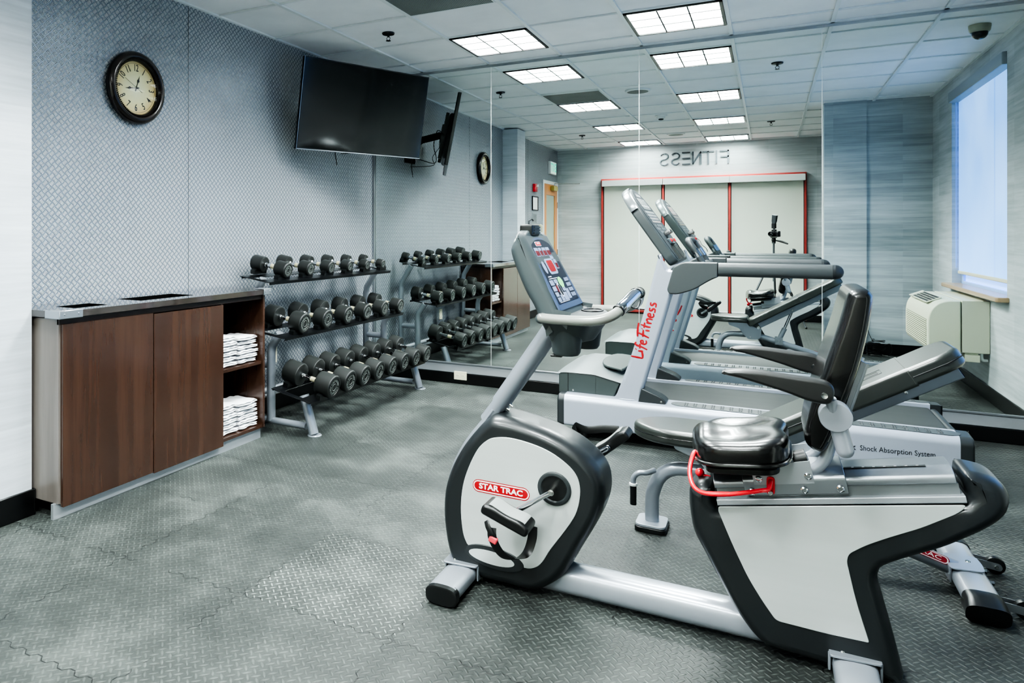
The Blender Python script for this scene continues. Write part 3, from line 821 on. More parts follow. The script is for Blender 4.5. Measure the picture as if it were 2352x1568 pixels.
# worktop with two real cut-outs
def slab_holes(x0, x1, y0, y1, z0, z1, holes):
    m = M()
    ys = sorted({y0, y1, *[h[2] for h in holes], *[h[3] for h in holes]})
    for a, c in zip(ys, ys[1:]):
        hh = [h for h in holes if h[2] <= a+1e-6 and h[3] >= c-1e-6]
        if not hh: m.bb((x0, a, z0), (x1, c, z1))
        else:
            h_ = hh[0]; m.bb((x0, a, z0), (h_[0], c, z1)); m.bb((h_[1], a, z0), (x1, c, z1))
    return m
holes = [(-2.985, -2.845, 2.24, 2.43), (-3.045, -2.865, 2.66, 3.05)]
m = slab_holes(CB, -2.762, 2.096, 3.628, .912, .942, holes); obj('worktop', m, TOPM, t, smooth=False)
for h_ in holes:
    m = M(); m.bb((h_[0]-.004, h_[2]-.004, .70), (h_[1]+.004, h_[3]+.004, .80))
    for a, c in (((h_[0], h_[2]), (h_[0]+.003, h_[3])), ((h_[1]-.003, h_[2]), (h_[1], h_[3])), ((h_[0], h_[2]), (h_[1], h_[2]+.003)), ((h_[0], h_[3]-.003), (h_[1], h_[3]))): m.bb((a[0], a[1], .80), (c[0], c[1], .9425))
    obj('bin_shade_liner', m, mat('bin_hole_shade', '030303', .95, spec=.1), t, smooth=False)  # near-black liner and floor put the shade inside the hole into colour
for k, (a, c) in enumerate(((2.09, 2.215), (3.56, 3.634))):
    m = M(); m.bb((-2.765, a, .908), (-2.757, c, .947), .003, 1); m.bb((-2.83, a, .9425), (-2.757, a+.03 if k == 0 else c, .9465), .002, 1)
    if k == 0: m.bb((-2.86, 2.088, .908), (-2.757, 2.0955, .947), .003, 1)
    else: m.bb((-2.86, 3.628, .908), (-2.757, 3.636, .947), .003, 1)
    for q in (.2, .8): m.lathe([(0, .003), (.004, .002), (.005, 0)], (-2.757, a+(c-a)*q, .928), (1, 0, 0), 10)
    obj('corner_bracket', m, ALU, t)

# towels: each folded towel its own object
def towel(yc, z0, wd, th, dep, xf, seed, label, group, tilt=0):
    rnd = random.Random(seed)
    ph = [rnd.uniform(0, 6.28) for _ in range(6)]
    m = M(); n = 22
    ring_n = 20; rings = []
    for i in range(n+1):
        s_ = i/n; y = yc-wd/2+wd*s_
        e = min(1, math.sin(math.pi*min(s_, 1-s_)*6/2)) if min(s_, 1-s_) < 1/6 else 1
        e = max(e, .35)
        h = th*(.90+.12*math.sin(s_*5+ph[0]))*(.55+.45*e)
        r = []
        for k in range(ring_n):
            a = 2*math.pi*k/ring_n; ca, sa = math.cos(a), math.sin(a)
            sx = math.copysign(abs(ca)**.35, ca); sz = math.copysign(abs(sa)**.6, sa)
            x = xf-dep/2+sx*dep/2*(1+.02*math.sin(s_*9+ph[1]))+(.006*math.sin(s_*7+ph[2]) if ca > 0 else 0)
            zz = z0+th/2+sz*h/2+tilt*(s_-.5)+.0025*math.sin(s_*17+x*60+ph[3])*(1 if sa > 0 else 0)
            # fold groove on the front face
            if ca > .55: x -= .012*math.exp(-(sa/.22)**2)
            r.append(m.bm.verts.new((x, y, zz)))
        rings.append(r)
    m.loft(rings)
    o = obj('folded_towel', m, TOWEL, smooth=True, ang=80, label=label, category='towel', group=group)
    return o
ordn = ['topmost', 'second from the top', 'third from the top', 'fourth from the top', 'fifth from the top', 'lowest']
for shelf, zb in (('upper', .4915), ('lower', .0895)):
    for stack, yc, wd, n, th in (('left', 3.305, .155, 6 if shelf == 'lower' else 6, .031 if shelf == 'upper' else .030), ('right', 3.480, .188, 6, .028)):
        for k in range(n):
            q = random.Random(hash((shelf == 'upper', stack == 'left', k)) if False else (k*7+(3 if stack == 'left' else 11)+(100 if shelf == 'upper' else 200)))
            w_ = wd*(1-.10*q.random()) if stack == 'left' else wd*(1+.0*q.random()-(.18 if k == 0 else 0.05*q.random()))
            lab = f'folded white towel, {ordn[n-1-k] if n-1-k < 5 or n == 6 else ordn[n-1-k]} in the {stack} stack on the {shelf} cabinet shelf'
            off = -.004 if (stack == 'right' and k == 0) else 0
            towel(yc+(q.random()-.5)*.006+off, zb+k*th*1.0, w_, th*1.0-.0008, .20, CF-.012-.01*q.random(), k*13+len(stack)+len(shelf)*7, lab, f'folded white towels on the {shelf} cabinet shelf')

# ------------------------------------------------------------ outlets
def outlet(o, r, nrm, label, horiz=False, two=False):
    o = V(o); r = V(r); nrm = V(nrm); up = V((0, 0, 1))
    t = thing('wall_outlet', tuple(o), label, 'outlet', 'cream wall outlets')
    a, b_ = (.058, .036) if horiz else (.036, .058)
    f = lambda u, v, w: o+r*u+up*v+nrm*w
    m = M(); m.pillow(fillet([(-a, -b_), (a, -b_), (a, b_), (-a, b_)], .005), f, 0, .006, 0, r1=.003); obj('cover_plate', m, CREAM, t)
    for s_ in (-1, 1):
        cu, cv = (s_*.024, 0) if horiz else (0, s_*.024)
        m = M(); m.pillow([(cu+.016*math.cos(k*math.pi/8), cv+.014*math.sin(k*math.pi/8)) for k in range(16)], f, .006, .008, 0); s1 = obj('socket', m, CREAM, t)
        m = M()
        for q in (-.006, .006): m.pillow([(cu+q-.001, cv-.004), (cu+q+.001, cv-.004), (cu+q+.001, cv+.004), (cu+q-.001, cv+.004)], f, .0082, .0085)
        obj('slot', m, INK, s1, smooth=False)
    return t
outlet((-2.315, MY-.0045, .072), (1, 0, 0), (0, -1, 0), 'horizontal cream power outlet in the black base below the mirror', True)
outlet((XL+.002, 4.20, .405), (0, 1, 0), (1, 0, 0), 'cream outlet on the tread plate wall behind the near rack upright')

# ------------------------------------------------------------ dumbbell rack
RY0, RY1 = 3.78, 5.38
t = thing('dumbbell_rack', (-2.8, 4.6, 0), 'silver three tier dumbbell rack with black trays against the tread plate wall', 'rack')
RS = SILVER
trays = {'top': (V((-3.045, 0, 1.014)), V((-2.815, 0, .978))), 'middle': (V((-2.965, 0, .664)), V((-2.695, 0, .626))), 'bottom': (V((-2.79, 0, .299)), V((-2.490, 0, .236)))}
for y in (RY0+.02, RY1):
    m = M(); m.tube([(-3.06, y, .12), (-3.06, y, .78), (-3.05, y, .83), (-2.95, y, .992)], (.024, .032), 14, up=(0, 1, 0)); obj('rear_upright', m, RS, t)
    m = M(); m.tube([(-2.885, y, .058), (-2.885, y, .50), (-2.875, y, .55), (-2.81, y, .635)], (.026, .034), 14, up=(0, 1, 0)); obj('front_upright', m, RS, t)
    m = M(); m.tube([(-3.06, y, .13), (-3.06, y, .058), (-2.60, y, .052)], (.022, .026), 14, up=(0, 1, 0)); obj('base_bar', m, RS, t)
    m = M(); m.tube([(-3.06, y, .42), (-2.89, y, .42)], .024, 12); obj('upright_link', m, RS, t)
    m = M(); m.tube([(-2.62, y, .250), (-2.545, y, .010)], (.028, .036), 16, up=(0, 1, 0)); m.lathe([(0, .008), (.042, .008), (.046, .004), (.046, 0), (0, 0)], (-2.54, y, .0), (0, 0, 1), 24); obj('foot_strut', m, RS, t)
m = M(); m.tube([(-3.06, RY0+.02, .20), (-3.06, RY1, .20)], .02, 12); obj('cross_bar', m, RS, t)
n_of = {'top': 6, 'middle': 6, 'bottom': 8}
centres = {}
centres['top'] = [3.90+.282*k for k in range(6)]
centres['middle'] = [3.89+.282*k for k in range(6)]
centres['bottom'] = [3.86+.207*k for k in range(8)]
headp = {'top': ((-3.060, 1.090), (-2.862, 1.053)), 'middle': ((-2.93, .740), (-2.720, .706)), 'bottom': ((-2.735, .375), (-2.483, .320))}
TRB = mat('tray_black_steel', '15171a', .3, .4)
for nm, (a, c) in trays.items():
    d = (c-a); L_ = d.length; d.normalize(); n_ = V((-d.z, 0, d.x)); n_ = -n_ if n_.z < 0 else n_
    ya, yb = RY0-.085, RY1-.01
    m = M()
    for w in (0, L_):
        q = a+d*w
        m.pillow([(-.003, -.0), (.003, 0), (.003, .018), (-.003, .018)], lambda u, v, w_: V((q.x, 0, q.z))+d*u-n_*v+V((0, w_, 0)), ya, yb)
    for w0, w1 in ((0, .07), (L_-.085, L_)):
        m.pillow([(w0, -.004), (w1, -.004), (w1, 0), (w0, 0)], lambda u, v, w_: V((a.x, 0, a.z))+d*u+n_*v+V((0, w_, 0)), ya, yb)
    for y in (ya, (ya+yb)/2, yb):
        m.pillow([(0, -.004), (L_, -.004), (L_, 0), (0, 0)], lambda u, v, w_: V((a.x, 0, a.z))+d*u+n_*v+V((0, w_, 0)), y-.02, y+.02)
    tr_ = obj('tray', m, TRB, t, smooth=False)
    # moulded saddles between heads
    (rx, rz), (fx, fz) = headp[nm]
    for k, y in enumerate(centres[nm]):
        sp = (centres[nm][1]-centres[nm][0])
        for (hx, hz, w_) in ((rx, rz, .07), (fx, fz, .07)):
            m = M()
            q = V((hx, 0, hz)); s0 = (q-a).dot(d); base = a+d*s0
            R0 = (hz-base.z)/n_.z
            rr = {'top': .054, 'middle': .070, 'bottom': .077}[nm]*(1-.05*k if nm != 'bottom' else 1-.03*k)
            wdt = min(sp/2-.002, rr+.012)
            out = [(-wdt, 0.0), (wdt, 0.0), (wdt, R0*.34)]
            for j in range(0, 9):
                an = math.radians(38+j*(104/8)); out.append((-(rr+.002)*math.cos(math.pi-an) if False else (rr+.002)*math.cos(-an), R0-(rr+.002)*math.sin(an)))
            out.append((-wdt, R0*.34))
            f = lambda u, v, w, B=base, yy=y: V((B.x, yy, B.z))+V((0, 1, 0))*u+n_*v+d*w
            m.pillow(out, f, -.018, .018)
            obj('saddle', m, BLACK, t, smooth=False)

# ------------------------------------------------------------ dumbbells (each its own object)
def dumbbell(rx, rz, fx, fz, y, r, hl, label, group):
    A, B = V((rx, y, rz)), V((fx, y, fz)); d = (B-A).normalized()
    c = (A+B)/2
    t = thing('dumbbell', (c.x, y, c.z-r), label, 'dumbbell', group)
    for q, s_ in ((A, -1), (B, 1)):
        m = M(); out = d*s_
        o = q-out*hl/2
        e = .009
        m.lathe([(0, .004), (r*.42, .0), (r*.50, .001), (r-e, .0), (r-e*.3, e*.3), (r, e), (r, hl-e), (r-e*.35, hl-e*.35), (r-e, hl), (r*.74, hl), (r*.72, hl-.004), (0, hl-.004)], o, out, 40)
        h_ = obj('head', m, RUB, t)
        # raised ring of lettering on the end cap
        rt = V((0, 1, 0)); up = out.cross(rt) if False else rt.cross(-out)
        u2 = V((0, 0, 1)); u2 = (u2-out*u2.dot(out)).normalized(); r2 = u2.cross(out)
        m = M(); e0 = o+out*(hl-.004)
        for k in range(18):
            a = 2*math.pi*k/18+.1
            rr = r*.56; p = e0+r2*rr*math.cos(a)+u2*rr*math.sin(a)+out*.0015
            w = r*.055; tn = (-r2*math.sin(a)+u2*math.cos(a)); rd = (r2*math.cos(a)+u2*math.sin(a))
            pat = [((-1, -2), (-1, 2)), ((-1, 2), (1, 2)), ((1, -2), (1, 2)), ((-1, 0), (1, 0)), ((-1, -2), (1, -2))]
            for (pa, pb) in [pat[j] for j in range(5) if (k*7+j*3) % 4]:
                m.tube([p+tn*pa[0]*w+rd*pa[1]*w*.8, p+tn*pb[0]*w+rd*pb[1]*w*.8], .0011 if r > .05 else .0008, 5)
        m.tube([e0+r2*r*.30*math.cos(a)+u2*r*.30*math.sin(a)+out*.0012 for a in [2*math.pi*k/16 for k in range(16)]], .0014, 5, closed=True)
        obj('end_marking', m, RUBR, h_)
    m = M(); L_ = (B-A).length-hl; p0 = A+d*hl/2
    m.lathe([(.014, 0), (.0165, .003), (.0165, L_*.10), (.013, L_*.14), (.0145, L_*.32), (.0158, L_*.5), (.0145, L_*.68), (.013, L_*.86), (.0165, L_*.90), (.0165, L_-.003), (.014, L_)], p0, d, 20); obj('handle', m, CHROME, t)
    m = M(); m.cyl(p0+d*L_*.52, p0+d*L_*.76, .0160, n=20); obj('weight_band', m, mat('pale_weight_band', 'b8b295', .4, .3) if 'pale_weight_band' not in bpy.data.materials else bpy.data.materials['pale_weight_band'], t)
ords = ['first', 'second', 'third', 'fourth', 'fifth', 'sixth', 'seventh', 'eighth']
for nm in ('top', 'middle', 'bottom'):
    (rx, rz), (fx, fz) = headp[nm]
    for k, y in enumerate(centres[nm]):
        if nm == 'top': r = .0535-.0030*k; hl = .094-.006*k
        elif nm == 'middle': r = .0690-.0022*k; hl = .098-.002*k
        else: r = .0765-.0010*k; hl = .116-.003*k
        n_ = trays[nm]; a, c = n_; d = (c-a).normalized(); nn = V((-d.z, 0, d.x)); nn = -nn if nn.z < 0 else nn
        base_r = {'top': .0535, 'middle': .0690, 'bottom': .0765}[nm]
        dr = (base_r-r)*.9
        dx = {'top': .006*k, 'middle': 0, 'bottom': 0}[nm]
        dumbbell(rx-dr*nn.x+dx*.5, rz-dr*nn.z, fx-dr*nn.x-dx*.5, fz-dr*nn.z, y, r, hl,
                 f'black rubber dumbbell, {ords[k]} from the cabinet end of the {nm} rack tray', f'dumbbells on the {nm} rack tray')
# ============================================================ recumbent exercise bike (axis along X, centre plane y = BY)
BY = 2.57
t = thing('exercise_bike', (-.3, BY, 0), 'silver and black recumbent exercise bike with white side panels in the foreground', 'exercise bike')
side = lambda u, v, w: (u, w, v)      # outline (x,z) swept in y
# --- rear shroud
rear = [(-.219, .476), (-.224, .454), (-.222, .408), (-.209, .337), (-.176, .272), (-.139, .203), (-.093, .123), (-.053, .067), (-.020, .037), (.006, .027), (.113, .019), (.234, .012), (.303, .012), (.329, .018), (.337, .034), (.326, .089), (.311, .154), (.288, .250), (.277, .294), (.279, .318), (.292, .339), (.348, .375), (.421, .417), (.474, .455), (.525, .496), (.556, .533), (.567, .569), (.564, .595), (.550, .618), (.524, .633), (.474, .637), (.466, .61), (.463, .56), (.30, .520), (.10, .482), (-.05, .452), (-.142, .432), (-.150, .490), (-.165, .505), (-.195, .500)]
R2 = cr([V(p) for p in rear], 3, True)
m = M(); m.pillow(R2, side, BY-.105, BY+.105, .034, 6, rw=.055); obj('rear_shroud', m, SHROUD, t, ang=50)
pan = fillet([(-.136, .4405), (.472, .558), (.452, .532), (.37, .475), (.298, .434), (.243, .400), (.203, .367), (.198, .345), (.221, .232), (.252, .124), (.148, .122), (.020, .126), (-.017, .177), (-.055, .239), (-.098, .332), (-.137, .428)], [.010, .016, .02, .02, .02, .03, .02, .02, .05, .006, .02, .014, .03, .03, .03, .014], 5)
for s_ in (-1, 1):
    m = M(); m.pillow(pan, side, BY+s_*.1045, BY+s_*.1085, .0, r1=.002); obj('side_panel', m, PANEL, t, ang=30)
# --- seat rail (inclined)
ra = math.atan2(.117, .597)
dR = V((math.cos(ra), 0, math.sin(ra))); nR = V((-dR.z, 0, dR.x))
rp = lambda a, b_, y: V((-.150, y, .498))+dR*a+nR*b_   # a along the rail, b up
rf = lambda u, v, w: rp(w, v, BY+u)
m = M(); m.pillow(fillet([(-.085, -.010), (.085, -.010), (.085, .010), (.052, .030), (-.052, .030), (-.085, .010)], [.004, .004, .02, .03, .03, .02]), rf, .0, .612, .002); obj('seat_rail', m, ALU, t)
m = M(); m.pillow([(-.080, -.045), (.080, -.045), (.080, -.01), (-.080, -.01)], rf, .005, .615); obj('rail_channel', m, mat('rail_inner_grey', '777b7d', .4, .5), t, smooth=False)
m = M(); m.pillow(fillet([(-.098, -.060), (.098, -.060), (.098, -.040), (-.098, -.040)], .004), rf, .0, .622, .0); obj('rail_skirt', m, ALUL, t, smooth=False)
m = M()
mk = rp(.345, .0605, BY-.055)
m.pillow([(-.050, .0302), (-.038, .0302), (-.038, .0309), (-.050, .0309)], rf, .31, .555); obj('scale_strip', m, DKPL, t, smooth=False)
m = M()
for k in range(9):
    m.pillow([(-.0460, .0309), (-.0425, .0309), (-.0425, .0313), (-.0460, .0313)], rf, .325+k*.026, .331+k*.026)
obj('scale_marking', m, WHITE, t, smooth=False)
# --- main beam
m = M(); m.tube([(-1.0, BY, .062), (.25, BY, .060)], (.058, .050), 28, up=(0, 0, 1), sq=2.6); obj('main_beam', m, SILVER2, t)
# --- stabilisers
for (xc, nm) in ((-.992, 'f'), (.218, 'r')):
    ya, yb = BY-.305, BY+.305
    m = M(); m.tube([(xc, ya+.02, .040), (xc, yb-.02, .040)], (.056, .030), 28, up=(0, 0, 1), sq=3); st = obj('stabilizer', m, SILVER2, t)
    for s_, y in ((-1, ya), (1, yb)):
        m = M(); m.tube([(xc, y-s_*.032, .036), (xc, y-s_*.004, .034), (xc, y, .034)], [(.0585, .034), (.0585, .034), (.052, .028)], 28, up=(0, 0, 1), sq=3); obj('end_cap', m, BLACK, st)
    yb_ = BY-.062
    m = M(); m.pillow(fillet([(xc-.064, yb_-.075), (xc+.064, yb_-.062), (xc+.064, yb_+.03), (xc-.064, yb_+.03)], .01), lambda u, v, w: (u, v, w), .071, .078, .002)
    m.bb((xc-.066, yb_-.05, .02), (xc-.0585, yb_+.03, .073), .002, 1); m.bb((xc+.0585, yb_-.05, .02), (xc+.066, yb_+.03, .073), .002, 1); obj('mounting_bracket', m, SILVER, st)
    for q in (-.03, .035):
        m = M(); m.lathe([(0, .005), (.006, .004), (.008, 0)], (xc+q, yb_-.035+(q*.1), .078), (0, 0, 1), 14); obj('bolt', m, STEEL, st)
m = M(); m.bb((-.945, BY-.07, .004), (-.925, BY-.055, .05), .002, 1); obj('foot_tab', m, STEEL, t)
# --- front shroud
fr_ = [(-.872, .626), (-.783, .619), (-.677, .595), (-.585, .556), (-.525, .509), (-.493, .459), (-.486, .399), (-.500, .337), (-.530, .270), (-.564, .207), (-.600, .138), (-.630, .090), (-.677, .048), (-.730, .021), (-.838, .018), (-.940, .018), (-1.005, .026), (-1.036, .050), (-1.058, .098), (-1.070, .149), (-1.079, .226), (-1.076, .311), (-1.058, .381), (-1.032, .441), (-.996, .502), (-.955, .556), (-.915, .600)]
m = M(); m.pillow(cr(fr_, 4, True), side, BY-.105, BY+.105, .036, 7, rw=.060); obj('front_shroud', m, SHROUD, t, ang=50)
fp = [(-.865, .554), (-.806, .561), (-.727, .551), (-.661, .531), (-.606, .499), (-.576, .469), (-.562, .433), (-.562, .388), (-.576, .331), (-.611, .270), (-.661, .195), (-.691, .143), (-.717, .118), (-.758, .108), (-.86, .122), (-.955, .140), (-.977, .158), (-.990, .200), (-.996, .277), (-.988, .359), (-.965, .432), (-.931, .501), (-.898, .537)]
FPo = cr(fp, 4, True)
YN = BY-.1045
for s_ in (-1, 1):
    m = M(); m.pillow(FPo, side, BY+s_*.1045, BY+s_*.1085, 0, r1=.002); obj('side_panel', m, PANEL, t, ang=30)
# lower oval in black ring
def oval(cx, cz, a, b_, rot, n=36): return [(cx+a*math.cos(q)*math.cos(rot)-b_*math.sin(q)*math.sin(rot), cz+a*math.cos(q)*math.sin(rot)+b_*math.sin(q)*math.cos(rot)) for q in [2*math.pi*k/n for k in range(n)]]
for s_ in (-1, 1):
    y0 = BY+s_*.1085
    m = M(); m.pillow(oval(-.868, .119, .112, .040, -.07), side, y0-s_*.003, y0+s_*.004, 0, r1=.003); rg = obj('oval_ring', m, SHROUD, t)
    m = M(); m.pillow(oval(-.876, .119, .086, .0235, -.06), side, y0+s_*.004, y0+s_*.0052, 0); obj('oval_insert', m, PANEL, rg)
    # hub well
    m = M(); m.lathe([(.058, -.002), (.058, .005), (.054, .008), (.046, .008), (.043, .003), (.040, .0015), (0, .0015)], (-.648, y0, .408), (0, s_, 0), 44); hb = obj('crank_bezel', m, DKPL, t)
    m = M(); m.lathe([(.0425, .0025), (.0, .0028), (0, .0018), (.0425, .0018)], (-.648, y0, .408), (0, s_, 0), 40); obj('hub_well', m, BLACK, hb)
    m = M(); m.cyl((-.648, y0, .408), (-.648, y0+s_*.050, .408), .011, n=20, bev=.002); m.cyl((-.648, y0+s_*.048, .408), (-.648, y0+s_*.054, .408), .008, n=6); obj('spindle', m, STEEL, hb)
# --- logo
def pill(cx, cz, L_, hh, rot): 
    o = []
    for k in range(13): a = -math.pi/2+math.pi*k/12; o.append((L_/2-hh+hh*math.cos(a), hh*math.sin(a)))
    for k in range(13): a = math.pi/2+math.pi*k/12; o.append((-L_/2+hh+hh*math.cos(a), hh*math.sin(a)))
    return [(cx+p[0]*math.cos(rot)-p[1]*math.sin(rot), cz+p[0]*math.sin(rot)+p[1]*math.cos(rot)) for p in o]
def startrac(yf, n_, cx, cz, L_, rot, parent, flip=False):
    """red pill badge with white keyline and lettering, facing direction n_ in y"""
    hh = L_*.108
    for q, (l, h_, mt) in enumerate(((L_, hh, REDD), (L_*.975, hh*.86, WHITE), (L_*.94, hh*.68, REDD))):
        m = M(); m.pillow(pill(cx, cz, l, h_, rot), side, yf+n_*.0002*q, yf+n_*(.0004+.0002*q), 0); obj('badge', m, mt, parent, smooth=False)
    rt = V((math.cos(rot), 0, math.sin(rot)))*(1 if n_ < 0 else -1); up = V((-math.sin(rot), 0, math.cos(rot)))
    text('badge_lettering', 'STAR TRAC', L_*.132, (cx, yf+n_*.0012, cz), rt, up, WHITE, parent, ext=.0003, sx=1.12, bold=L_*.004)
startrac(BY-.1088, -1, -.842, .370, .213, -.012, t)
startrac(BY+.1088, 1, -.842, .370, .213, -.012, t)
# --- silver frame tube along the front edge and mast
m = M(); m.tube([(-.985, BY, .055), (-1.040, BY, .070), (-1.068, BY, .120), (-1.081, BY, .226), (-1.079, BY, .311), (-1.061, BY, .385), (-1.032, BY, .450), (-.995, BY, .510), (-.945, BY, .580), (-.905, BY, .635)], (.034, .016), 16, up=(0, 1, 0), smooth=5) if False else m.tube([(-.985, BY, .055), (-1.040, BY, .070), (-1.066, BY, .120), (-1.076, BY, .226), (-1.073, BY, .311), (-1.054, BY, .385), (-1.025, BY, .450), (-.988, BY, .510), (-.938, BY, .575), (-.895, BY, .635)], (.018, .040), 16, up=(0, 1, 0), smooth=5)
obj('front_frame_tube', m, SILVER, t)
m = M(); m.tube([(-.930, BY, .585), (-.885, BY, .645), (-.876, BY, .660), (-.672, BY, .965)], [(.030, .038), (.030, .038), (.0345, .044), (.0345, .044)], 24, up=(0, 1, 0)); obj('console_mast', m, SILVER, t)
for q in ((-.838, .655), (-.850, .640)):
    m = M(); m.cyl((q[0]-.010, BY-.012, q[1]+.007), (q[0]+.010, BY-.012, q[1]-.005), .006, n=12); obj('bolt', m, STEEL, t)
# --- crank and pedals
def pedal(cx, y, cz, rot, near):
    """pedal body: slab with curved tread; rot = pitch in xz"""
    c_, s_ = math.cos(rot), math.sin(rot)
    g = lambda a, yy, b_: V((cx+a*c_-b_*s_, yy, cz+a*s_+b_*c_))
    p = M()
    n = 14; hw = .050
    out = fillet([(-.085, -.020), (.085, -.020), (.085, .012), (.05, .022), (0, .017), (-.05, .022), (-.085, .012)], [.014, .014, .012, .02, .03, .02, .012])
    p.pillow(out, lambda u, v, w: g(u, y+w, v), -hw, hw, .010)
    b0 = obj('pedal', p, BLACK, t)
    q = M(); o2 = cr([V((-.066, .0205)), V((-.05, .0225)), V((0, .0178)), V((.05, .0225)), V((.066, .0205))], 4)
    o3 = o2+[V((a.x, a.y-.002)) for a in reversed(o2)]
    q.pillow(o3, lambda u, v, w: g(u, y+w, v+.0008), -hw+.012, hw-.012, .0); obj('pedal_tread', q, mat('pedal_tread_grey', '8d9290', .6) if 'pedal_tread_grey' not in bpy.data.materials else bpy.data.materials['pedal_tread_grey'], b0, ang=60)
    return b0, g
hub = V((-.648, BY, .408))
# near crank goes forward and down to (-.755,.335)
m = M(); m.tube([(hub.x, BY-.150, hub.z), (hub.x-.02, BY-.156, hub.z-.012), (-.775, BY-.158, .318)], [(.011, .009), (.009, .008), (.010, .010)], 14, round_end=True); m.cyl((-.775, BY-.150, .318), (-.775, BY-.195, .318), .009, n=14); obj('crank_arm', m, CHROME, t)
b0, g = pedal(-.775, BY-.225, .330, -.33, True)
def strapm(pts, wd, yy, name, par, mt=BLACK):
    m = M(); P_ = cr([V(p) for p in pts], 6)
    tk = .003
    ring = []
    for i, p in enumerate(P_):
        d = (P_[min(i+1, len(P_)-1)]-P_[max(i-1, 0)]).normalized(); n_ = V((-d.y, d.x))
        a, c = p+n_*tk/2, p-n_*tk/2
        ring.append([m.bm.verts.new((a.x, yy-wd/2, a.y)), m.bm.verts.new((a.x, yy+wd/2, a.y)), m.bm.verts.new((c.x, yy+wd/2, c.y)), m.bm.verts.new((c.x, yy-wd/2, c.y))])
    m.loft(ring); return obj(name, m, mt, par, ang=60)
m = M()
YP = BY-.225
# strap loops below the pedal, across in y
m.tube([(-.815, YP-.052, .300), (-.812, YP-.058, .272), (-.800, YP-.045, .232), (-.780, YP-.02, .196), (-.752, YP+.01, .184), (-.722, YP+.035, .200), (-.708, YP+.05, .245), (-.705, YP+.05, .29)], (.002, .016), 8, up=(.8, 0, .25), smooth=6); obj('pedal_strap', m, BLACK, b0)
m = M(); m.box((-.809, YP-.056, .262), (.030, .016, .022), .005, 3, rot=Matrix.Rotation(.35, 3, 'Y')); obj('strap_buckle', m, mat('red_plastic_buckle', 'cf4550', .4), b0)
m = M(); m.tube([(-.835, YP-.050, .318), (-.826, YP-.062, .305), (-.812, YP-.062, .278)], (.010, .003), 8, up=(0, 1, 0)); obj('strap_tongue', m, BLACK, b0)
# far pedal
m = M(); m.tube([(hub.x, BY+.150, hub.z), (-.521, BY+.158, .498)], (.010, .010), 14, round_end=True); m.cyl((-.521, BY+.150, .498), (-.521, BY+.195, .498), .009, n=14); obj('crank_arm', m, CHROME, t)
b1, g = pedal(-.521, BY+.225, .498, .72, False)
YF = BY+.225
m = M(); m.tube([(-.560, YF-.055, .475), (-.585, YF-.055, .470), (-.625, YF-.03, .482), (-.655, YF, .512), (-.668, YF+.03, .540)], (.002, .020), 8, up=(.1, .2, 1), smooth=6); m.tube([(-.50, YF+.05, .54), (-.56, YF+.05, .535), (-.62, YF+.04, .525), (-.665, YF+.03, .54)], (.002, .014), 8, up=(.1, .2, 1), smooth=5); obj('pedal_strap', m, BLACK, b1)
m = M(); m.box((-.575, YF-.055, .470), (.026, .020, .014), .004, 2); obj('strap_buckle', m, bpy.data.materials['red_plastic_buckle'], b1)

# --- console head
fa = math.atan2(.125, .237)             # face lean
fd = V((math.sin(fa), 0, -math.cos(fa)))   # down the face
fn = V((math.cos(fa), 0, math.sin(fa)))    # out of the face (towards +X, up)
F0 = V((-.742, BY, 1.272))
CW = .168
sidep = [(-.742, 1.280), (-.775, 1.268), (-.789, 1.245), (-.789, 1.219), (-.771, 1.168), (-.739, 1.093), (-.710, 1.044), (-.691, 1.001), (-.672, .962), (-.655, .938), (-.632, .955), (-.612, 1.005), (-.610, 1.022)]
CON = mat('console_grey_plastic', '3d4547', .42, coat=.05, bump=.06, bscale=500)
m = M(); m.pillow(cr(sidep, 3, True), side, BY-CW, BY+CW, .028, 6, rw=.03); cn = obj('console', m, CON, t, ang=45)
# crest
m = M(); m.pillow([( .145*math.cos(a), .045*math.sin(a)) for a in [math.pi*k/16 for k in range(17)]], lambda u, v, w: (-.755+w*.9-v*.35, BY+u, 1.262+v), -.022, .018, .008); obj('console_crest', m, CON, cn)
m = M(); m.pillow([(.120*math.cos(a), .058*math.sin(a)) for a in [math.pi*k/16 for k in range(17)]], lambda u, v, w: (-.786+w-v*.05, BY-.01+u, 1.235+v), -.006, .006, .004); obj('rear_lip', m, mat('smoky_clear_plastic', '5b6364', .3), cn)
m = M(); m.bb((-.790, BY-.055, 1.283), (-.742, BY+.045, 1.325), .008, 2); rb = obj('receiver_box', m, BLACK, cn)
m = M()
for k in range(3): m.bb((-.7415, BY-.035, 1.292+.010*k), (-.738, BY+.035, 1.297+.010*k))
m.tube([(-.765, BY-.02, 1.325), (-.765, BY-.02, 1.338), (-.757, BY-.012, 1.345), (-.757, BY+.006, 1.34)], .003, 8); obj('receiver_fins', m, DKPL, rb)
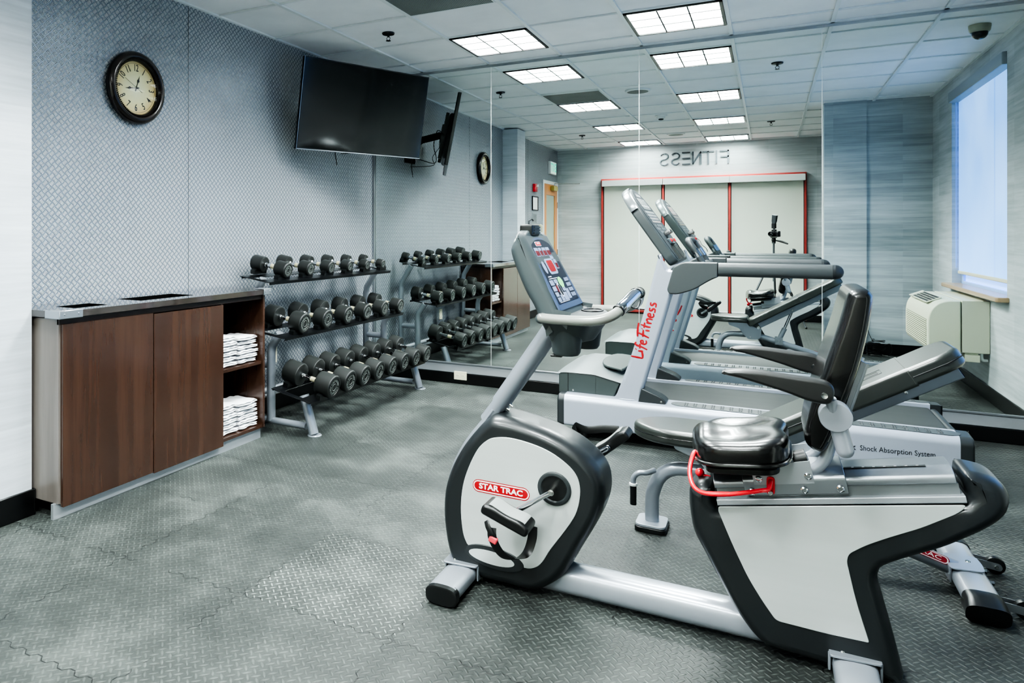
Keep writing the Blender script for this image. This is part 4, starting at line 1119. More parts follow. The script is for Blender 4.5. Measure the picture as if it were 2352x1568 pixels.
# fascia
ff = lambda u, v, w: F0+V((0, u, 0))+fd*v+fn*w
fas = fillet([(-.118, .030), (-.06, .012), (0, .006), (.06, .012), (.118, .030), (.138, .262), (-.160, .262), (-.138, .06)], [.01, .03, .03, .03, .01, .006, .006, .02])
FAS = mat('console_fascia_blue_black', '111826', .5, spec=.3); FASB = mat('console_fascia_surround', '3c4b66', .4, spec=.4)
m = M(); m.pillow(fillet([(-.142, .018), (-.06, -.002), (0, -.008), (.06, -.002), (.142, .018), (.160, .275), (-.165, .275)], [.03, .04, .04, .04, .03, .008, .008]), ff, -.004, .004, 0, r1=.002); fs = obj('fascia_frame', m, FASB, cn)
m = M(); m.pillow(fillet([(-.128, .026), (-.06, .008), (0, .003), (.06, .008), (.118, .026), (.132, .252), (-.150, .252)], [.02, .04, .04, .04, .02, .005, .005]), ff, .004, .0052, 0); obj('fascia', m, FAS, fs, smooth=False)
LBL = mat('console_key_grey', '7c89a3', .5); LRED = mat('led_red', '5c0812', .3, emit='a01020', estr=.05); LGN = mat('go_button_green', '7fd487', .35); LW2 = mat('console_label_white', 'd7dcea', .4)
def rectf(u0, v0, u1, v1, w, mt, name, r=.003, par=None, dz=.0008):
    m = M(); m.pillow(fillet([(u0, v0), (u1, v0), (u1, v1), (u0, v1)], r), ff, w, w+dz, 0); return obj(name, m, mt, par or fs, smooth=False)
def ellf(u, v, a, b_, w, mt, name):
    m = M(); m.pillow([(u+a*math.cos(q), v+b_*math.sin(q)) for q in [2*math.pi*k/24 for k in range(24)]], ff, w, w+.0008, 0); return obj(name, m, mt, fs, smooth=False)
W0 = .0053
rectf(-.072, .014, -.006, .032, W0, LW2, 'console_badge', .005); rectf(-.069, .0165, -.009, .0295, W0+.0008, RED, 'console_badge_centre', .004)
text('console_badge_text', 'STAR TRAC', .0085, ff(-.039, .023, W0+.0018), (0, 1, 0), -fd, WHITE, fs, ext=.0002)
for k, (u0, u1) in enumerate(((-.118, -.080), (-.066, -.040), (-.024, .010), (.024, .064))):
    rectf(u0-.003, .038, u1+.003, .072, W0, LBL, 'display_frame'); rectf(u0, .050, u1, .069, W0+.0008, LRED, 'led_display')
rectf(.028, .074, .066, .086, W0, LBL, 'label_key')
rectf(-.070, .083, .036, .144, W0, LBL, 'main_display_frame', .016); rectf(-.052, .090, .020, .134, W0+.0008, mat('led_red_bright', '8a0a14', .3, emit='d0141e', estr=.05), 'main_display', .01)
rectf(.046, .088, .078, .100, W0, LBL, 'label_key'); rectf(.044, .100, .080, .126, W0, LBL, 'display_frame'); rectf(.049, .103, .075, .122, W0+.0008, LRED, 'led_display')
ellf(-.103, .115, .017, .024, W0, LBL, 'round_key')
for k in range(3): rectf(-.118+k*.014, .149, -.108+k*.014, .153, W0, LW2, 'small_label', .001)
rectf(-.122, .158, -.020, .1605, W0, LW2, 'label_line', .0005)
for (u0, v0, u1, v1) in ((-.135, .164, -.090, .184), (-.135, .188, -.090, .206), (-.135, .210, -.098, .226), (-.135, .230, -.100, .246), (-.078, .164, -.036, .178), (-.048, .216, .004, .246), (-.018, .190, .020, .212), (.010, .205, .046, .243), (-.088, .222, -.055, .246)):
    rectf(u0, v0, u1, v1, W0, LBL, 'soft_key')
ellf(-.002, .178, .028, .021, W0+.0008, LGN, 'green_key'); rectf(-.088, .186, -.066, .212, W0+.0008, LRED, 'heart_display')
m = M(); m.pillow([(-.055+.017*math.cos(q), .205+.027*math.sin(q)) for q in [2*math.pi*k/24 for k in range(24)]], ff, W0, W0+.0018, 0); obj('level_key_ring', m, LW2, fs, smooth=False)
m = M(); m.pillow([(-.055+.013*math.cos(q), .205+.022*math.sin(q)) for q in [2*math.pi*k/24 for k in range(24)]], ff, W0+.0018, W0+.0024, 0); obj('level_key', m, INK, fs, smooth=False)
for r_ in range(4):
    for c_ in range(3): rectf(.062+.020*c_, .164+.020*r_, .076+.020*c_, .178+.020*r_, W0, LBL, 'number_key', .002)
rectf(-.125, .2475, .0, .2495, W0, LW2, 'label_line', .0005)
# --- lower tray with bottle holders
TRY = mat('tray_grey_plastic', '3c4446', .4, coat=.1, bump=.06, bscale=500)
m = M()
to = [(-.665, -.16), (-.60, -.185), (-.53, -.165), (-.495, -.07), (-.475, 0), (-.495, .07), (-.53, .165), (-.60, .185), (-.665, .16)]
def trayf(u, v, w):
    # w 0..1 from rim down; taper inward
    k = 1-.34*w; return (-.60+(u+.60)*k-.02*w, BY+v*k, 1.010-.095*w+(-.02)*(u+.66)*3*(1-w)*.0)
m.pillow(cr(to, 4, True), trayf, 0, 1, .012, 4, rw=.10); tb = obj('accessory_tray', m, TRY, t, ang=50)
m = M()
ot = cr([(-.640, -.12), (-.56, -.14), (-.51, -.06), (-.50, 0), (-.51, .06), (-.56, .14), (-.640, .12)], 3, True)
m.pillow(ot, lambda u, v, w: (u, BY+v, 1.010+w), 0, .0012, 0); obj('tray_inside', m, DKPL, tb)
m = M(); m.tube([(-.56+.035*math.cos(a), BY+.085+.05*math.sin(a), 1.013) for a in [2*math.pi*k/24 for k in range(24)]], .004, 8, closed=True); obj('cup_rim', m, BLACK, tb)
m = M(); m.pillow([(-.56+.032*math.cos(a), BY+.085+.047*math.sin(a)) for a in [2*math.pi*k/24 for k in range(24)]], lambda u, v, w: (u, v, w), 1.0112, 1.0122, 0); obj('cup_hole', m, BLACK, tb)
text('tray_lettering', 'OPEN', .0001, (-.58, BY, 1.0125), (0, 1, 0), (-1, 0, 0), WHITE, tb) if False else None
for s_, x_ in ((-1, -.610), (1, -.585)):
    m = M(); m.lathe([(0, -.105), (.040, -.105), (.047, -.095), (.060, .0), (0, 0)], (x_, BY+s_*.095, .978), (0, 0, 1), 28); obj('bottle_cup', m, TRY, tb)
m = M(); m.bb((-.66, BY-.12, .866), (-.62, BY-.07, .873), .002, 1); obj('cup_drain', m, BLACK, tb)
# --- handlebar: a single looped tube with two chrome grips
P_ = [(-.665, BY-.205, 1.008), (-.620, BY-.205, 1.006), (-.53, BY-.205, 1.006), (-.475, BY-.195, 1.012), (-.435, BY-.168, 1.030), (-.415, BY-.13, 1.055), (-.400, BY-.07, 1.078), (-.392, BY-.035, 1.088), (-.392, BY, 1.090), (-.392, BY+.035, 1.086), (-.398, BY+.07, 1.075), (-.412, BY+.13, 1.050), (-.435, BY+.168, 1.028), (-.475, BY+.195, 1.012), (-.53, BY+.205, 1.006), (-.620, BY+.205, 1.006), (-.665, BY+.205, 1.008)]
m = M(); m.tube(P_, .0168, 18, smooth=4, round_end=True); hbx = obj('handlebar', m, mat('handlebar_pearl_grey', '82857f', .25, .1, coat=.5), t)
for s_ in (-1, 1):
    g1 = [P_[8+s_*k] for k in (1, 2, 3, 4)] if False else [P_[8+s_*1], P_[8+s_*2], P_[8+s_*3], tuple((V(P_[8+s_*3])*.45+V(P_[8+s_*4])*.55))]
    m = M(); m.tube(g1, .0195, 20, smooth=5); obj('chrome_grip', m, CHROME, hbx)
    for p, q in ((g1[0], g1[1]), (g1[-1], g1[-2])):
        p, q = V(p), V(q); d = (q-p).normalized(); m = M(); m.cyl(p-d*.004, p+d*.002, .0205, n=20); obj('grip_ring', m, BLACK, hbx)
m = M(); m.tube([(-.665, BY-.205, 1.008), (-.672, BY-.17, 1.005), (-.672, BY+.17, 1.005), (-.665, BY+.205, 1.008)], .0175, 14, smooth=2); obj('handlebar_crosspiece', m, CON, hbx)

# --- seat
m = M()
nu, nv = 40, 40
def seatf(i, j):
    # superellipse-ish pad sampled over sphere parameters
    th = math.pi*(j); ph = 2*math.pi*i
    cx_, cy_, cz_ = -.072, BY-.01, .630
    st, ct = math.sin(th), math.cos(th)
    sg = lambda a, e: math.copysign(abs(a)**e, a)
    x = sg(math.cos(ph), .55)*sg(st, .45); y = sg(math.sin(ph), .55)*sg(st, .45); z = sg(ct, .55)
    X = x*.130; Y = y*.198; Z = z*.048
    top = max(0, z)
    # leg channels, rear horn lift, waist
    Z += top*(.020*math.exp(-((x+.85)/.28)**2)*math.exp(-(y/.30)**2)) - top*.022*math.exp(-((x+.2)/.65)**2)*math.exp(-((abs(y)-.45)/.28)**2) + top*.012*max(0, x-.15)*(1-.5*math.exp(-(y/.25)**2))
    X += -.018*math.exp(-(y/.35)**2)*(1 if x < 0 else 0)*abs(x) + .012*math.exp(-(y/.22)**2)*(-1 if x > 0 else 0)*abs(x)
    Z += X*.12
    return (cx_+X, cy_+Y, cz_+Z)
m.grid(seatf, nu, nv, True); se = obj('seat', m, VINYL, t, ang=80)
m = M()
pts = []
for k in range(40):
    ph = 2*math.pi*k/40; sg = lambda a, e: math.copysign(abs(a)**e, a)
    pts.append((-.072+sg(math.cos(ph), .55)*.132, BY-.01+sg(math.sin(ph), .55)*.200, .605+sg(math.cos(ph), .55)*.132*.12))
m.tube(pts, .006, 8, closed=True); obj('seat_piping', m, VINYL, se)
m = M(); m.pillow(fillet([(-.17, -.185), (.03, -.185), (.03, .165), (-.17, .165)], .05), lambda u, v, w: (u, BY+v, w+(u+.07)*.12), .572, .590, .004); obj('seat_pan', m, BLACK, se)
# --- backrest
bk = [(.196, 1.112), (.178, 1.04), (.152, .95), (.127, .86), (.106, .78), (.094, .715), (.094, .682), (.108, .660), (.138, .652), (.158, .690), (.184, .773), (.223, .904), (.246, 1.013), (.258, 1.100), (.255, 1.122), (.240, 1.134), (.210, 1.130)]
m = M()
def bkf(u, v, w):
    # slight narrowing at the bottom and concave front
    k = (v-.66)/.47; sc = .80+.20*min(1, max(0, k*2.2)) - .16*max(0, k-.75)*4*.3
    return (u, BY+.005+w*sc, v)
m.pillow(cr(bk, 3, True), bkf, -.175, .175, .022, 6, rw=.045); br = obj('backrest', m, VINYL, t, ang=60)
PIP = mat('glossy_black_piping', '202020', .15, coat=.6)
bb_ = bk[9:14]
for s_ in (-1, 1):
    m = M(); m.tube([(p[0]-.010, BY+.005+s_*.158*(.80+.20*min(1, max(0, ((p[1]-.66)/.47)*2.2))-.16*max(0, (p[1]-.66)/.47-.75)*1.2), p[1]) for p in bb_], .0055, 8, smooth=4, round_end=True); obj('backrest_piping', m, PIP, br)
m = M(); 
for s_ in (-1, 1): m.tube([(.245, BY+s_*.055, .915), (.200, BY+s_*.055, .76)], (.012, .018), 10, up=(0, 1, 0))
m.pillow([(.180, .74), (.190, .74), (.243, .92), (.233, .925)], side, BY-.10, BY+.10, .001); obj('back_plate', m, ALU, t)
# --- seat support tubes
m = M()
for s_ in (-1, 1): m.tube([(.02, BY+s_*.075, .572), (.075, BY+s_*.075, .570), (.118, BY+s_*.075, .588), (.146, BY+s_*.075, .622), (.160, BY+s_*.075, .672), (.178, BY+s_*.075, .745), (.215, BY+s_*.075, .87)], .0165, 16, smooth=5)
m.bb((.02, BY-.07, .562), (.11, BY+.07, .572), .002, 1)
obj('backrest_support', m, SILVER2, t)
# --- arm rests
for s_ in (-1, 1):
    ya = BY+s_*.245
    z0 = 0
    ar = [(-.118, .889), (-.085, .898), (-.030, .900), (.060, .893), (.125, .888), (.150, .878), (.158, .858), (.152, .832), (.134, .822), (.095, .828), (.045, .844), (-.015, .860), (-.070, .873), (-.110, .880)]
    m = M(); m.pillow(cr(ar, 4, True), side, ya-.024, ya+.024, .010, 5, rw=.016); am = obj('armrest', m, mat('armrest_black_rubber', '1c1d1d', .45, coat=.15, bump=.1, bscale=300) if 'armrest_black_rubber' not in bpy.data.materials else bpy.data.materials['armrest_black_rubber'], t, ang=55)
    m = M(); m.lathe([(0, .002), (.005, .002), (.008, .003), (.009, 0), (0, 0)], (.134, ya-.0245, .848), (0, -1, 0), 16); m.lathe([(0, .002), (.005, .002), (.008, .003), (.009, 0), (0, 0)], (.134, ya+.0245, .848), (0, 1, 0), 16); obj('pivot_bolt', m, STEEL, am)
    yb = BY+s_*.205
    m = M(); m.cyl((.163, yb-.028, .783), (.163, yb+.028, .783), .040, n=36, bev=.003); m.tube([(.150, ya-s_*.01, .835), (.155, ya-s_*.025, .80)], (.014, .014), 12); m.tube([(.168, yb, .765), (.186, yb, .690)], (.022, .022), 16, round_end=True); m.tube([(.175, yb, .72), (.175, BY+s_*.08, .74)], .014, 12); obj('arm_bracket', m, SILVER2, t)
# --- carriage under seat
m = M(); m.pillow(fillet([(-.100, -.028), (.100, -.028), (.100, .022), (.062, .040), (-.062, .040), (-.100, .022)], [.002, .002, .012, .015, .015, .012]), rf, .085, .355, .002); cg = obj('seat_carriage', m, ALU, t)
for s_ in (-1, 1):
    m = M(); m.pillow([(.115, .004), (.275, .004), (.275, .070), (.115, .058)], lambda u, v, w: rp(u, v, BY+w), s_*.100, s_*.104); obj('carriage_cheek', m, ALUL, cg, smooth=False)
for (a, b_) in ((.130, .022), (.262, .026), (.245, -.014), (.337, -.012), (.105, -.016)):
    m = M(); p = rp(a, b_, BY-.104); m.lathe([(0, .004), (.006, .004), (.0065, .007), (.010, .005), (.011, 0), (0, 0)], p, (0, -1, 0), 20); obj('bolt', m, CHROME, cg)
m = M(); m.tube([(-.01, BY, .566), (-.01, BY, .60)], .05, 16); m.tube([(.07, BY, .585), (.105, BY, .60)], .03, 12); obj('seat_post', m, BLACK, cg)
# --- red adjustment lever: loop round the front of the seat
m = M(); yy = BY-.115
m.tube([(.006, yy, .545), (.000, yy-.02, .527), (-.02, yy-.035, .524), (-.10, yy-.075, .512), (-.165, yy-.085, .506), (-.198, yy-.080, .518), (-.212, yy-.055, .545), (-.212, yy-.03, .575), (-.205, yy, .600), (-.195, yy+.03, .600)], .0068, 12, smooth=4, round_end=True)
m.tube([(-.10, yy-.075, .512), (-.165, yy-.085, .506)], .0072, 10)
lv = obj('adjustment_lever', m, RED, t)
m = M(); m.pillow(fillet([(-.011, -.028), (.011, -.028), (.011, .026), (-.011, .026)], .010), lambda u, v, w: (.006+u, BY-.104-w, .532+v), 0, .008, .002); m.lathe([(0, .006), (.007, .006), (.009, 0)], (.006, BY-.112, .512), (0, -1, 0), 6); obj('lever_bracket', m, RED, lv)
m = M(); m.lathe([(0, .003), (.004, .003), (.0045, .005), (.007, .004), (.008, 0)], (.006, BY-.118, .511), (0, -1, 0), 6); obj('lever_nut', m, STEEL, lv)
m = M(); m.ball((-.196, BY-.02, .512), .014, 16); m.cyl((-.19, BY-.02, .505), (-.165, BY-.02, .50), .006, n=10); obj('lever_knob', m, RED, t)
# ============================================================ treadmill (along X, parallel to the mirror)
YA, YZ = 4.51, 5.43; YM = (YA+YZ)/2
t = thing('treadmill', (-.15, YM, 0), 'large silver treadmill with grey console and long handrails standing before the mirror', 'treadmill')
side = lambda u, v, w: (u, w, v)
# side beams: rounded section swept along x
def beam(s_):
    ya = YA if s_ < 0 else YZ
    yi = ya-s_*.150
    o = fillet([(ya, .085), (ya, .250), (ya-s_*.022, .277), (yi, .283), (yi, .085)], [.02, .03, .02, .004, .004])
    m = M(); m.pillow(o, lambda u, v, w: (w, u, v+(.004 if False else 0)), -1.128, .835, .0); b_ = obj('side_beam', m, SIDEM, t, ang=40)
    m = M(); m.pillow([(p.x*1.0, p.y) for p in o], lambda u, v, w: (w, u, v), -1.172, -1.129, .012, r1=0); obj('front_cap', m, DKPL, b_)
    m = M(); m.pillow(o, lambda u, v, w: (w, u, v), .836, .893, 0, r1=.014); obj('rear_cap', m, DKPL, b_)
    # foot grip strip with rows of bumps
    yc = (ya+yi)/2-s_*-.003; hw = .044
    p_ = []
    for k in range(13): a = -math.pi/2+math.pi*k/12; p_.append((.795+hw*1.2*math.cos(a), yc+hw*math.sin(a)))
    for k in range(13): a = math.pi/2+math.pi*k/12; p_.append((-.455+hw*1.2*math.cos(a), yc+hw*math.sin(a)))
    zt = lambda y: .2832-.006*abs(y-yi)/.12
    m = M(); m.pillow(p_, lambda u, v, w: (u, v, zt(v)+w), 0, .0025, .001); gs = obj('foot_grip_strip', m, MDPL, b_)
    m = M()
    for i in range(26):
        x = -.43+i*.0475
        for j in range(3):
            for q in (0, .012):
                y = yc-.026+.026*j; m.lathe([(.0055, 0), (.003, .0035), (0, .004)], (x+q, y, zt(y)+.002), (0, 0, 1), 6)
    obj('grip_bump', m, DKPL, gs, kind='stuff')
    return b_
bn = beam(-1); bf = beam(1)
text('side_lettering', 'Flex', .046, (.302, YA-.0006, .167), (1, 0, .02), (0, 0, 1), INK, bn, align='RIGHT', sx=.85)
text('side_lettering', 'deck', .042, (.360, YA-.0006, .167), (1, 0, .02), (0, 0, 1), INK, bn, sx=1.0, bold=.0012)
text('side_lettering', 'Shock Absorption System', .038, (.578, YA-.0006, .172), (1, 0, .03), (0, 0, 1), INK, bn, sx=.80)
# running belt and deck
m = M(); m.pillow(fillet([(-.93, .215), (.835, .215), (.835, .262), (-.93, .262)], [0, .022, .022, 0]), side, YA+.156, YZ-.156, 0); obj('running_belt', m, BELT, t)
m = M(); m.bb((-1.10, YA+.152, .09), (.80, YZ-.152, .212)); obj('deck_frame', m, BLACK, t, smooth=False)
m = M(); m.cyl((.850, YA+.16, .238), (.850, YZ-.16, .238), .022, n=20); obj('rear_roller', m, DKPL, t)
for x in (-1.02, .70):
    for y in (YA+.10, YZ-.10): m = M(); m.cyl((x, y, 0), (x, y, .10), .028, .022, 16); obj('foot', m, BLACK, t)
for y in (YA+.25, YZ-.25): m = M(); m.cyl((-1.09, y-.02, .035), (-1.09, y+.02, .035), .034, n=20); obj('transport_wheel', m, BLACK, t)
# motor hood
Y0h, Y1h = 4.60, 5.34
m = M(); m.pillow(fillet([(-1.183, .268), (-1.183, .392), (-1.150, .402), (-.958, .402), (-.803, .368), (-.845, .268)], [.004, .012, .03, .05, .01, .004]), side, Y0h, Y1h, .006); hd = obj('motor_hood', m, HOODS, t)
def hoodtop(i, j):
    x = -1.190+(.395)*i; y = Y0h-.006+(Y1h-Y0h+.012)*j
    e = min(j, 1-j); b_ = .050*(1-(1-min(1, e*2.6))**2.0)*min(1, i*3+.15)
    zb = .398+.006*min(1, i*6) if x < -.96 else .404-.038*((x+.96)/.165)
    return (x, y, zb+b_*(1-max(0, (x+1.0)/.25)*.4))
m = M(); m.grid(hoodtop, 20, 28)
bmesh.ops.solidify(m.bm, geom=list(m.bm.faces), thickness=.014) if False else None
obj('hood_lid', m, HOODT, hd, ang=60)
m = M(); m.bb((-1.125, Y0h-.002, .272), (-1.121, Y0h+.002, .402)); obj('hood_seam', m, INK, hd, smooth=False)
m = M(); m.bb((-.952, Y0h-.0012, .272), (-.9505, Y0h+.002, .402)); obj('hood_seam', m, INK, hd, smooth=False)
for x in (-1.092,):
    m = M(); m.lathe([(0, .003), (.006, .002), (.007, 0)], (x, Y0h, .293), (0, -1, 0), 14); obj('hood_screw', m, STEEL, hd)
m = M(); m.pillow(cr([(-.93, 4.74), (-.84, 4.70), (-.80, 4.74), (-.80, 5.2), (-.84, 5.24), (-.93, 5.20), (-.965, 4.97)], 3, True), lambda u, v, w: (u, v, w-.12*(u+.93)), .437, .452, .006); obj('hood_scoop', m, HOODS, hd)
# uprights
e_ = [(1.02, .32), (1.2, .42), (1.14, .60), (1.02, .48), (1.01, .2), (1.12, .06), (1.27, .16)]
s_sh = [(3.30, .60), (3.15, .56), (3.14, .40), (3.28, .28), (3.26, .10), (3.06, .06)]
BRUSH = [[(.05, 1.1), (.10, .5), (.13, .02)], [(.12, .02), (.33, .10), (.60, .30)], [(.50, .60), (.56, .14)], [(.54, .86), (.59, .80)],
    [(1.0, .98), (.88, 1.04), (.81, .80), (.79, .3), (.73, -.18)], [(.66, .50), (.97, .60)], e_, [(1.60, 1.05), (1.54, .5), (1.47, -.05)], [(1.34, 1.0), (1.7, 1.12), (2.20, 1.22)], [(1.42, .52), (1.86, .64)],
    [(1.86, .46), (1.90, .06)], [(1.88, .80), (1.92, .76)], [(2.14, 1.0), (2.11, .4), (2.14, .06)], [(1.98, .62), (2.32, .70)], [(2.34, .56), (2.38, .06)], [(2.38, .34), (2.50, .58), (2.61, .46), (2.62, .06)],
    [(a+1.74, b) for a, b in e_], s_sh, [(a+.34, b+.04) for a, b in s_sh]]
def upr(s_):
    yo = YA+.040 if s_ < 0 else YZ-.040
    yi = yo-s_*.085
    o = [(-.830, .272), (-.683, .272), (-.648, .40), (-.575, .655), (-.512, .890), (-.455, 1.075), (-.522, 1.083), (-.574, 1.160), (-.585, 1.130), (-.642, .890), (-.712, .620), (-.765, .450)]
    m = M(); m.pillow(fillet(o, [.004]*2+[.05]*3+[.005, .005, .005]+[.02]+[.05]*3, 4), side, yo, yi, .022, 5, rw=.030); u_ = obj('upright', m, SIDEM, t, ang=50)
    m = M(); m.pillow([(.0*0+-.756+.080*math.cos(a), 0+yo-s_*.042+.052*math.sin(a)) for a in [2*math.pi*k/28 for k in range(28)]], lambda u, v, w: (u, v, w), .276, .284, .003); obj('upright_collar', m, SIDEM, u_)
    # life fitness lettering runs up the upright on both outer faces
    dd = V((.104, 0, .345)).normalized()
    nrm = V((0, s_*1.0, 0)); up = nrm.cross(dd)
    dd = V((.086, 0, .338)).normalized(); dv = V((-dd.z, 0, dd.x))*(1 if s_ < 0 else -1)
    st0 = V((-.672, yo+s_*.0002, .528)) if s_ < 0 else V((-.712, yo+s_*.0002, .540))
    m = M()
    for st in BRUSH:
        q = cr([st0+dd*(a*.0975)+dv*((b_-.1)*.062) for a, b_ in st], 4)
        m.tube(q, [(.0042, .0009), (.0066, .0009), (.0042, .0009)], 8, up=(0, 1, 0))
    obj('brand_lettering', m, REDD, u_)
    # foot fairing beside the upright
    yf0 = YA+.030 if s_ < 0 else YZ-.030
    yf1 = yf0-s_*.115
    f_ = fillet([(-.690, .270), (-.670, .360), (-.560, .318), (-.530, .292), (-.538, .270)], [.002, .012, .02, .012, .004])
    m = M(); m.pillow(f_, side, yf0, yf1, .008, 4); fg = obj('foot_fairing', m, DKPL, u_)
    m = M(); m.lathe([(0, .003), (.006, .002), (.007, 0)], (-.558, yf0, .289), (0, s_, 0), 12); obj('fairing_screw', m, STEEL, fg)
    # handrail and gusset
    yr0 = YA-.045 if s_ < 0 else YZ+.045
    yr1 = yr0-s_*.080
    gpts = fillet([(-.430, 1.128), (-.250, 1.128), (-.250, 1.046), (-.300, 1.020), (-.368, .972), (-.425, .950), (-.470, .938), (-.508, .941), (-.519, .965), (-.482, 1.102)], [.02, .002, .002, .05, .06, .03, .02, .015, .012, .015])
    m = M(); m.pillow(gpts, side, yr0, yr1, .009, 4); gg = obj('handrail_gusset', m, MDPL, t, ang=50)
    yc = (yr0+yr1)/2
    m = M(); m.tube([(-.249, yc, 1.087), (.298, yc, 1.087)], (.039, .0395), 24, up=(0, 0, 1), sq=2.6); hr = obj('handrail', m, MDPL, t, ang=50)
    m = M(); m.tube([(.299, yc, 1.087), (.312, yc, 1.087)], (.0385, .039), 24, up=(0, 0, 1), sq=2.4, round_end=False); m.tube([(.311, yc, 1.087), (.3115, yc, 1.087)], (.0383, .0388), 24, up=(0, 0, 1), round_end=True); obj('handrail_end', m, DKPL, hr)
upr(-1); upr(1)
# crossbar behind console
m = M(); m.tube([(-.47, YA+.05, 1.07), (-.47, YZ-.05, 1.07)], (.04, .03), 14); obj('cross_member', m, MDPL, t)
# console slab, local frame: U across (y), Vv up the slope, N out
cd = V((-.281, 0, .415)).normalized(); cnn = V((cd.z, 0, -cd.x))
C0 = V((-.500, YM-.03, 1.108))
cf = lambda u, v, w: C0+V((0, u, 0))+cd*v+cnn*w
hw = .295; Lc = .565
arch = [(-hw+.02, 0), (hw-.02, 0), (hw, .04), (hw, .33), (hw*.95, .42), (hw*.75, .505), (hw*.40, .55), (0, Lc), (-hw*.40, .55), (-hw*.75, .505), (-hw*.95, .42), (-hw, .33), (-hw, .04)]
ar_ = fillet(arch, [.02, .02, .02, .08, .06, .06, .08, .1, .08, .06, .06, .08, .02], 5)
CNS = mat('treadmill_console_grey', '3c4243', .4, coat=.15, bump=.05, bscale=500); CNR = mat('console_silver_rim', '8d9395', .25, .6)
m = M(); m.pillow(ar_, cf, -.030, .030, .012, 4); cn = obj('console', m, CNS, t, ang=50)
# bright arched band round the top of the console edge
m = M(); top = [p for p in cr([(hw, .40), (hw*.95, .44), (hw*.75, .512), (hw*.40, .553), (0, Lc+.001), (-hw*.40, .553), (-hw*.75, .512), (-hw*.95, .44), (-hw, .40)], 4)]
m.tube([cf(p.x*1.003, p.y, .0) for p in top], (.026, .006), 12, up=tuple(cnn)) if False else m.tube([cf(p.x, p.y, .0) for p in top], [(.006, .026)]*2, 12, up=tuple(cnn)); obj('console_rim', m, CNR, cn)
m = M(); m.pillow([(p.x*.90, .012+p.y*.955) for p in ar_], cf, .030, .034, 0, r1=.002); fc = obj('console_face', m, mat('console_face_grey', '2b3236', .5, spec=.3), cn)
def cfr(u0, v0, u1, v1, mt, name, w=.0342, r=.003, dz=.0010):
    m = M(); m.pillow(fillet([(u0, v0), (u1, v0), (u1, v1), (u0, v1)], r), cf, w, w+dz, 0); return obj(name, m, mt, fc, smooth=False)
SCR = mat('console_display_glass', '1c2225', .15, coat=.5); KEY = mat('treadmill_key_grey', '5d666a', .5, spec=.3)
cfr(-.16, .39, .16, .475, SCR, 'message_display', r=.02); cfr(-.20, .285, .20, .375, SCR, 'profile_display', r=.01)
text('console_lettering', 'Life Fitness', .036, cf(0, .500, .0355), (0, 1, 0), cd, WHITE, fc, ext=.0003, shear=.2)
for r_ in range(3):
    for c_ in range(10): cfr(-.19+c_*.039, .30+r_*.024, -.165+c_*.039, .312+r_*.024, KEY, 'led_segment', .0353, .001)
for c_ in range(8): cfr(-.15+c_*.04, .41, -.128+c_*.04, .417, WHITE, 'label_mark', .0353, .001)
for r_ in range(3):
    for c_ in range(7):
        if (r_*7+c_) % 5: cfr(-.20+c_*.058, .205+r_*.025, -.155+c_*.058, .222+r_*.025, KEY, 'key', .0342, .003)
m = M(); m.pillow([(.0+.075*math.cos(a), .185+.03*math.sin(a)) for a in [math.pi*k/12 for k in range(13)]], cf, .034, .075, .006); obj('emergency_stop_hood', m, BLACK, fc)
m = M(); m.pillow(fillet([(-.11, .118), (.11, .118), (.12, .158), (-.12, .158)], .01), cf, .034, .048, .003); obj('key_shelf', m, KEY, fc)
for s_ in (-1, 1): m = M(); m.pillow(fillet([(s_*.0825-.0175, .128), (s_*.0825+.0175, .128), (s_*.0825+.0175, .150), (s_*.0825-.0175, .150)], .004), cf, .048, .056, .002); obj('stop_key', m, RED, fc)
m = M(); m.pillow(fillet([(-.20, .012), (-.02, .012), (-.02, .105), (-.20, .105)], .02), cf, .034, .0352, 0); m.pillow(fillet([(.02, .012), (.20, .012), (.20, .105), (.02, .105)], .02), cf, .034, .0352, 0); obj('cup_recess', m, BLACK, fc)
m = M(); m.tube([cf(-.08, .14, .056), cf(-.085, .11, .066), cf(-.06, .07, .062), cf(-.09, .03, .07), cf(-.16, .0, .06)], .0025, 6, smooth=5); obj('safety_cord', m, INK, fc)
# heart-rate bar
P2 = [(-.350, YM-.17, 1.105), (-.375, YM-.17, 1.155), (-.420, YM-.165, 1.225), (-.437, YM-.13, 1.250), (-.440, YM, 1.252), (-.437, YM+.13, 1.250), (-.420, YM+.165, 1.225), (-.375, YM+.17, 1.155), (-.350, YM+.17, 1.105)]
m = M(); m.tube(P2, .0195, 16, smooth=5); m.tube([(-.350, YA+.02, 1.100), (-.350, YZ-.02, 1.100)], .022, 14); hb = obj('heart_rate_bar', m, MDPL, t)
for s_ in (-1, 1):
    m = M(); m.tube([(-.372, YM+s_*.17, 1.150), (-.400, YM+s_*.168, 1.195)], .0205, 16); obj('sensor_plate', m, CHROME, hb)

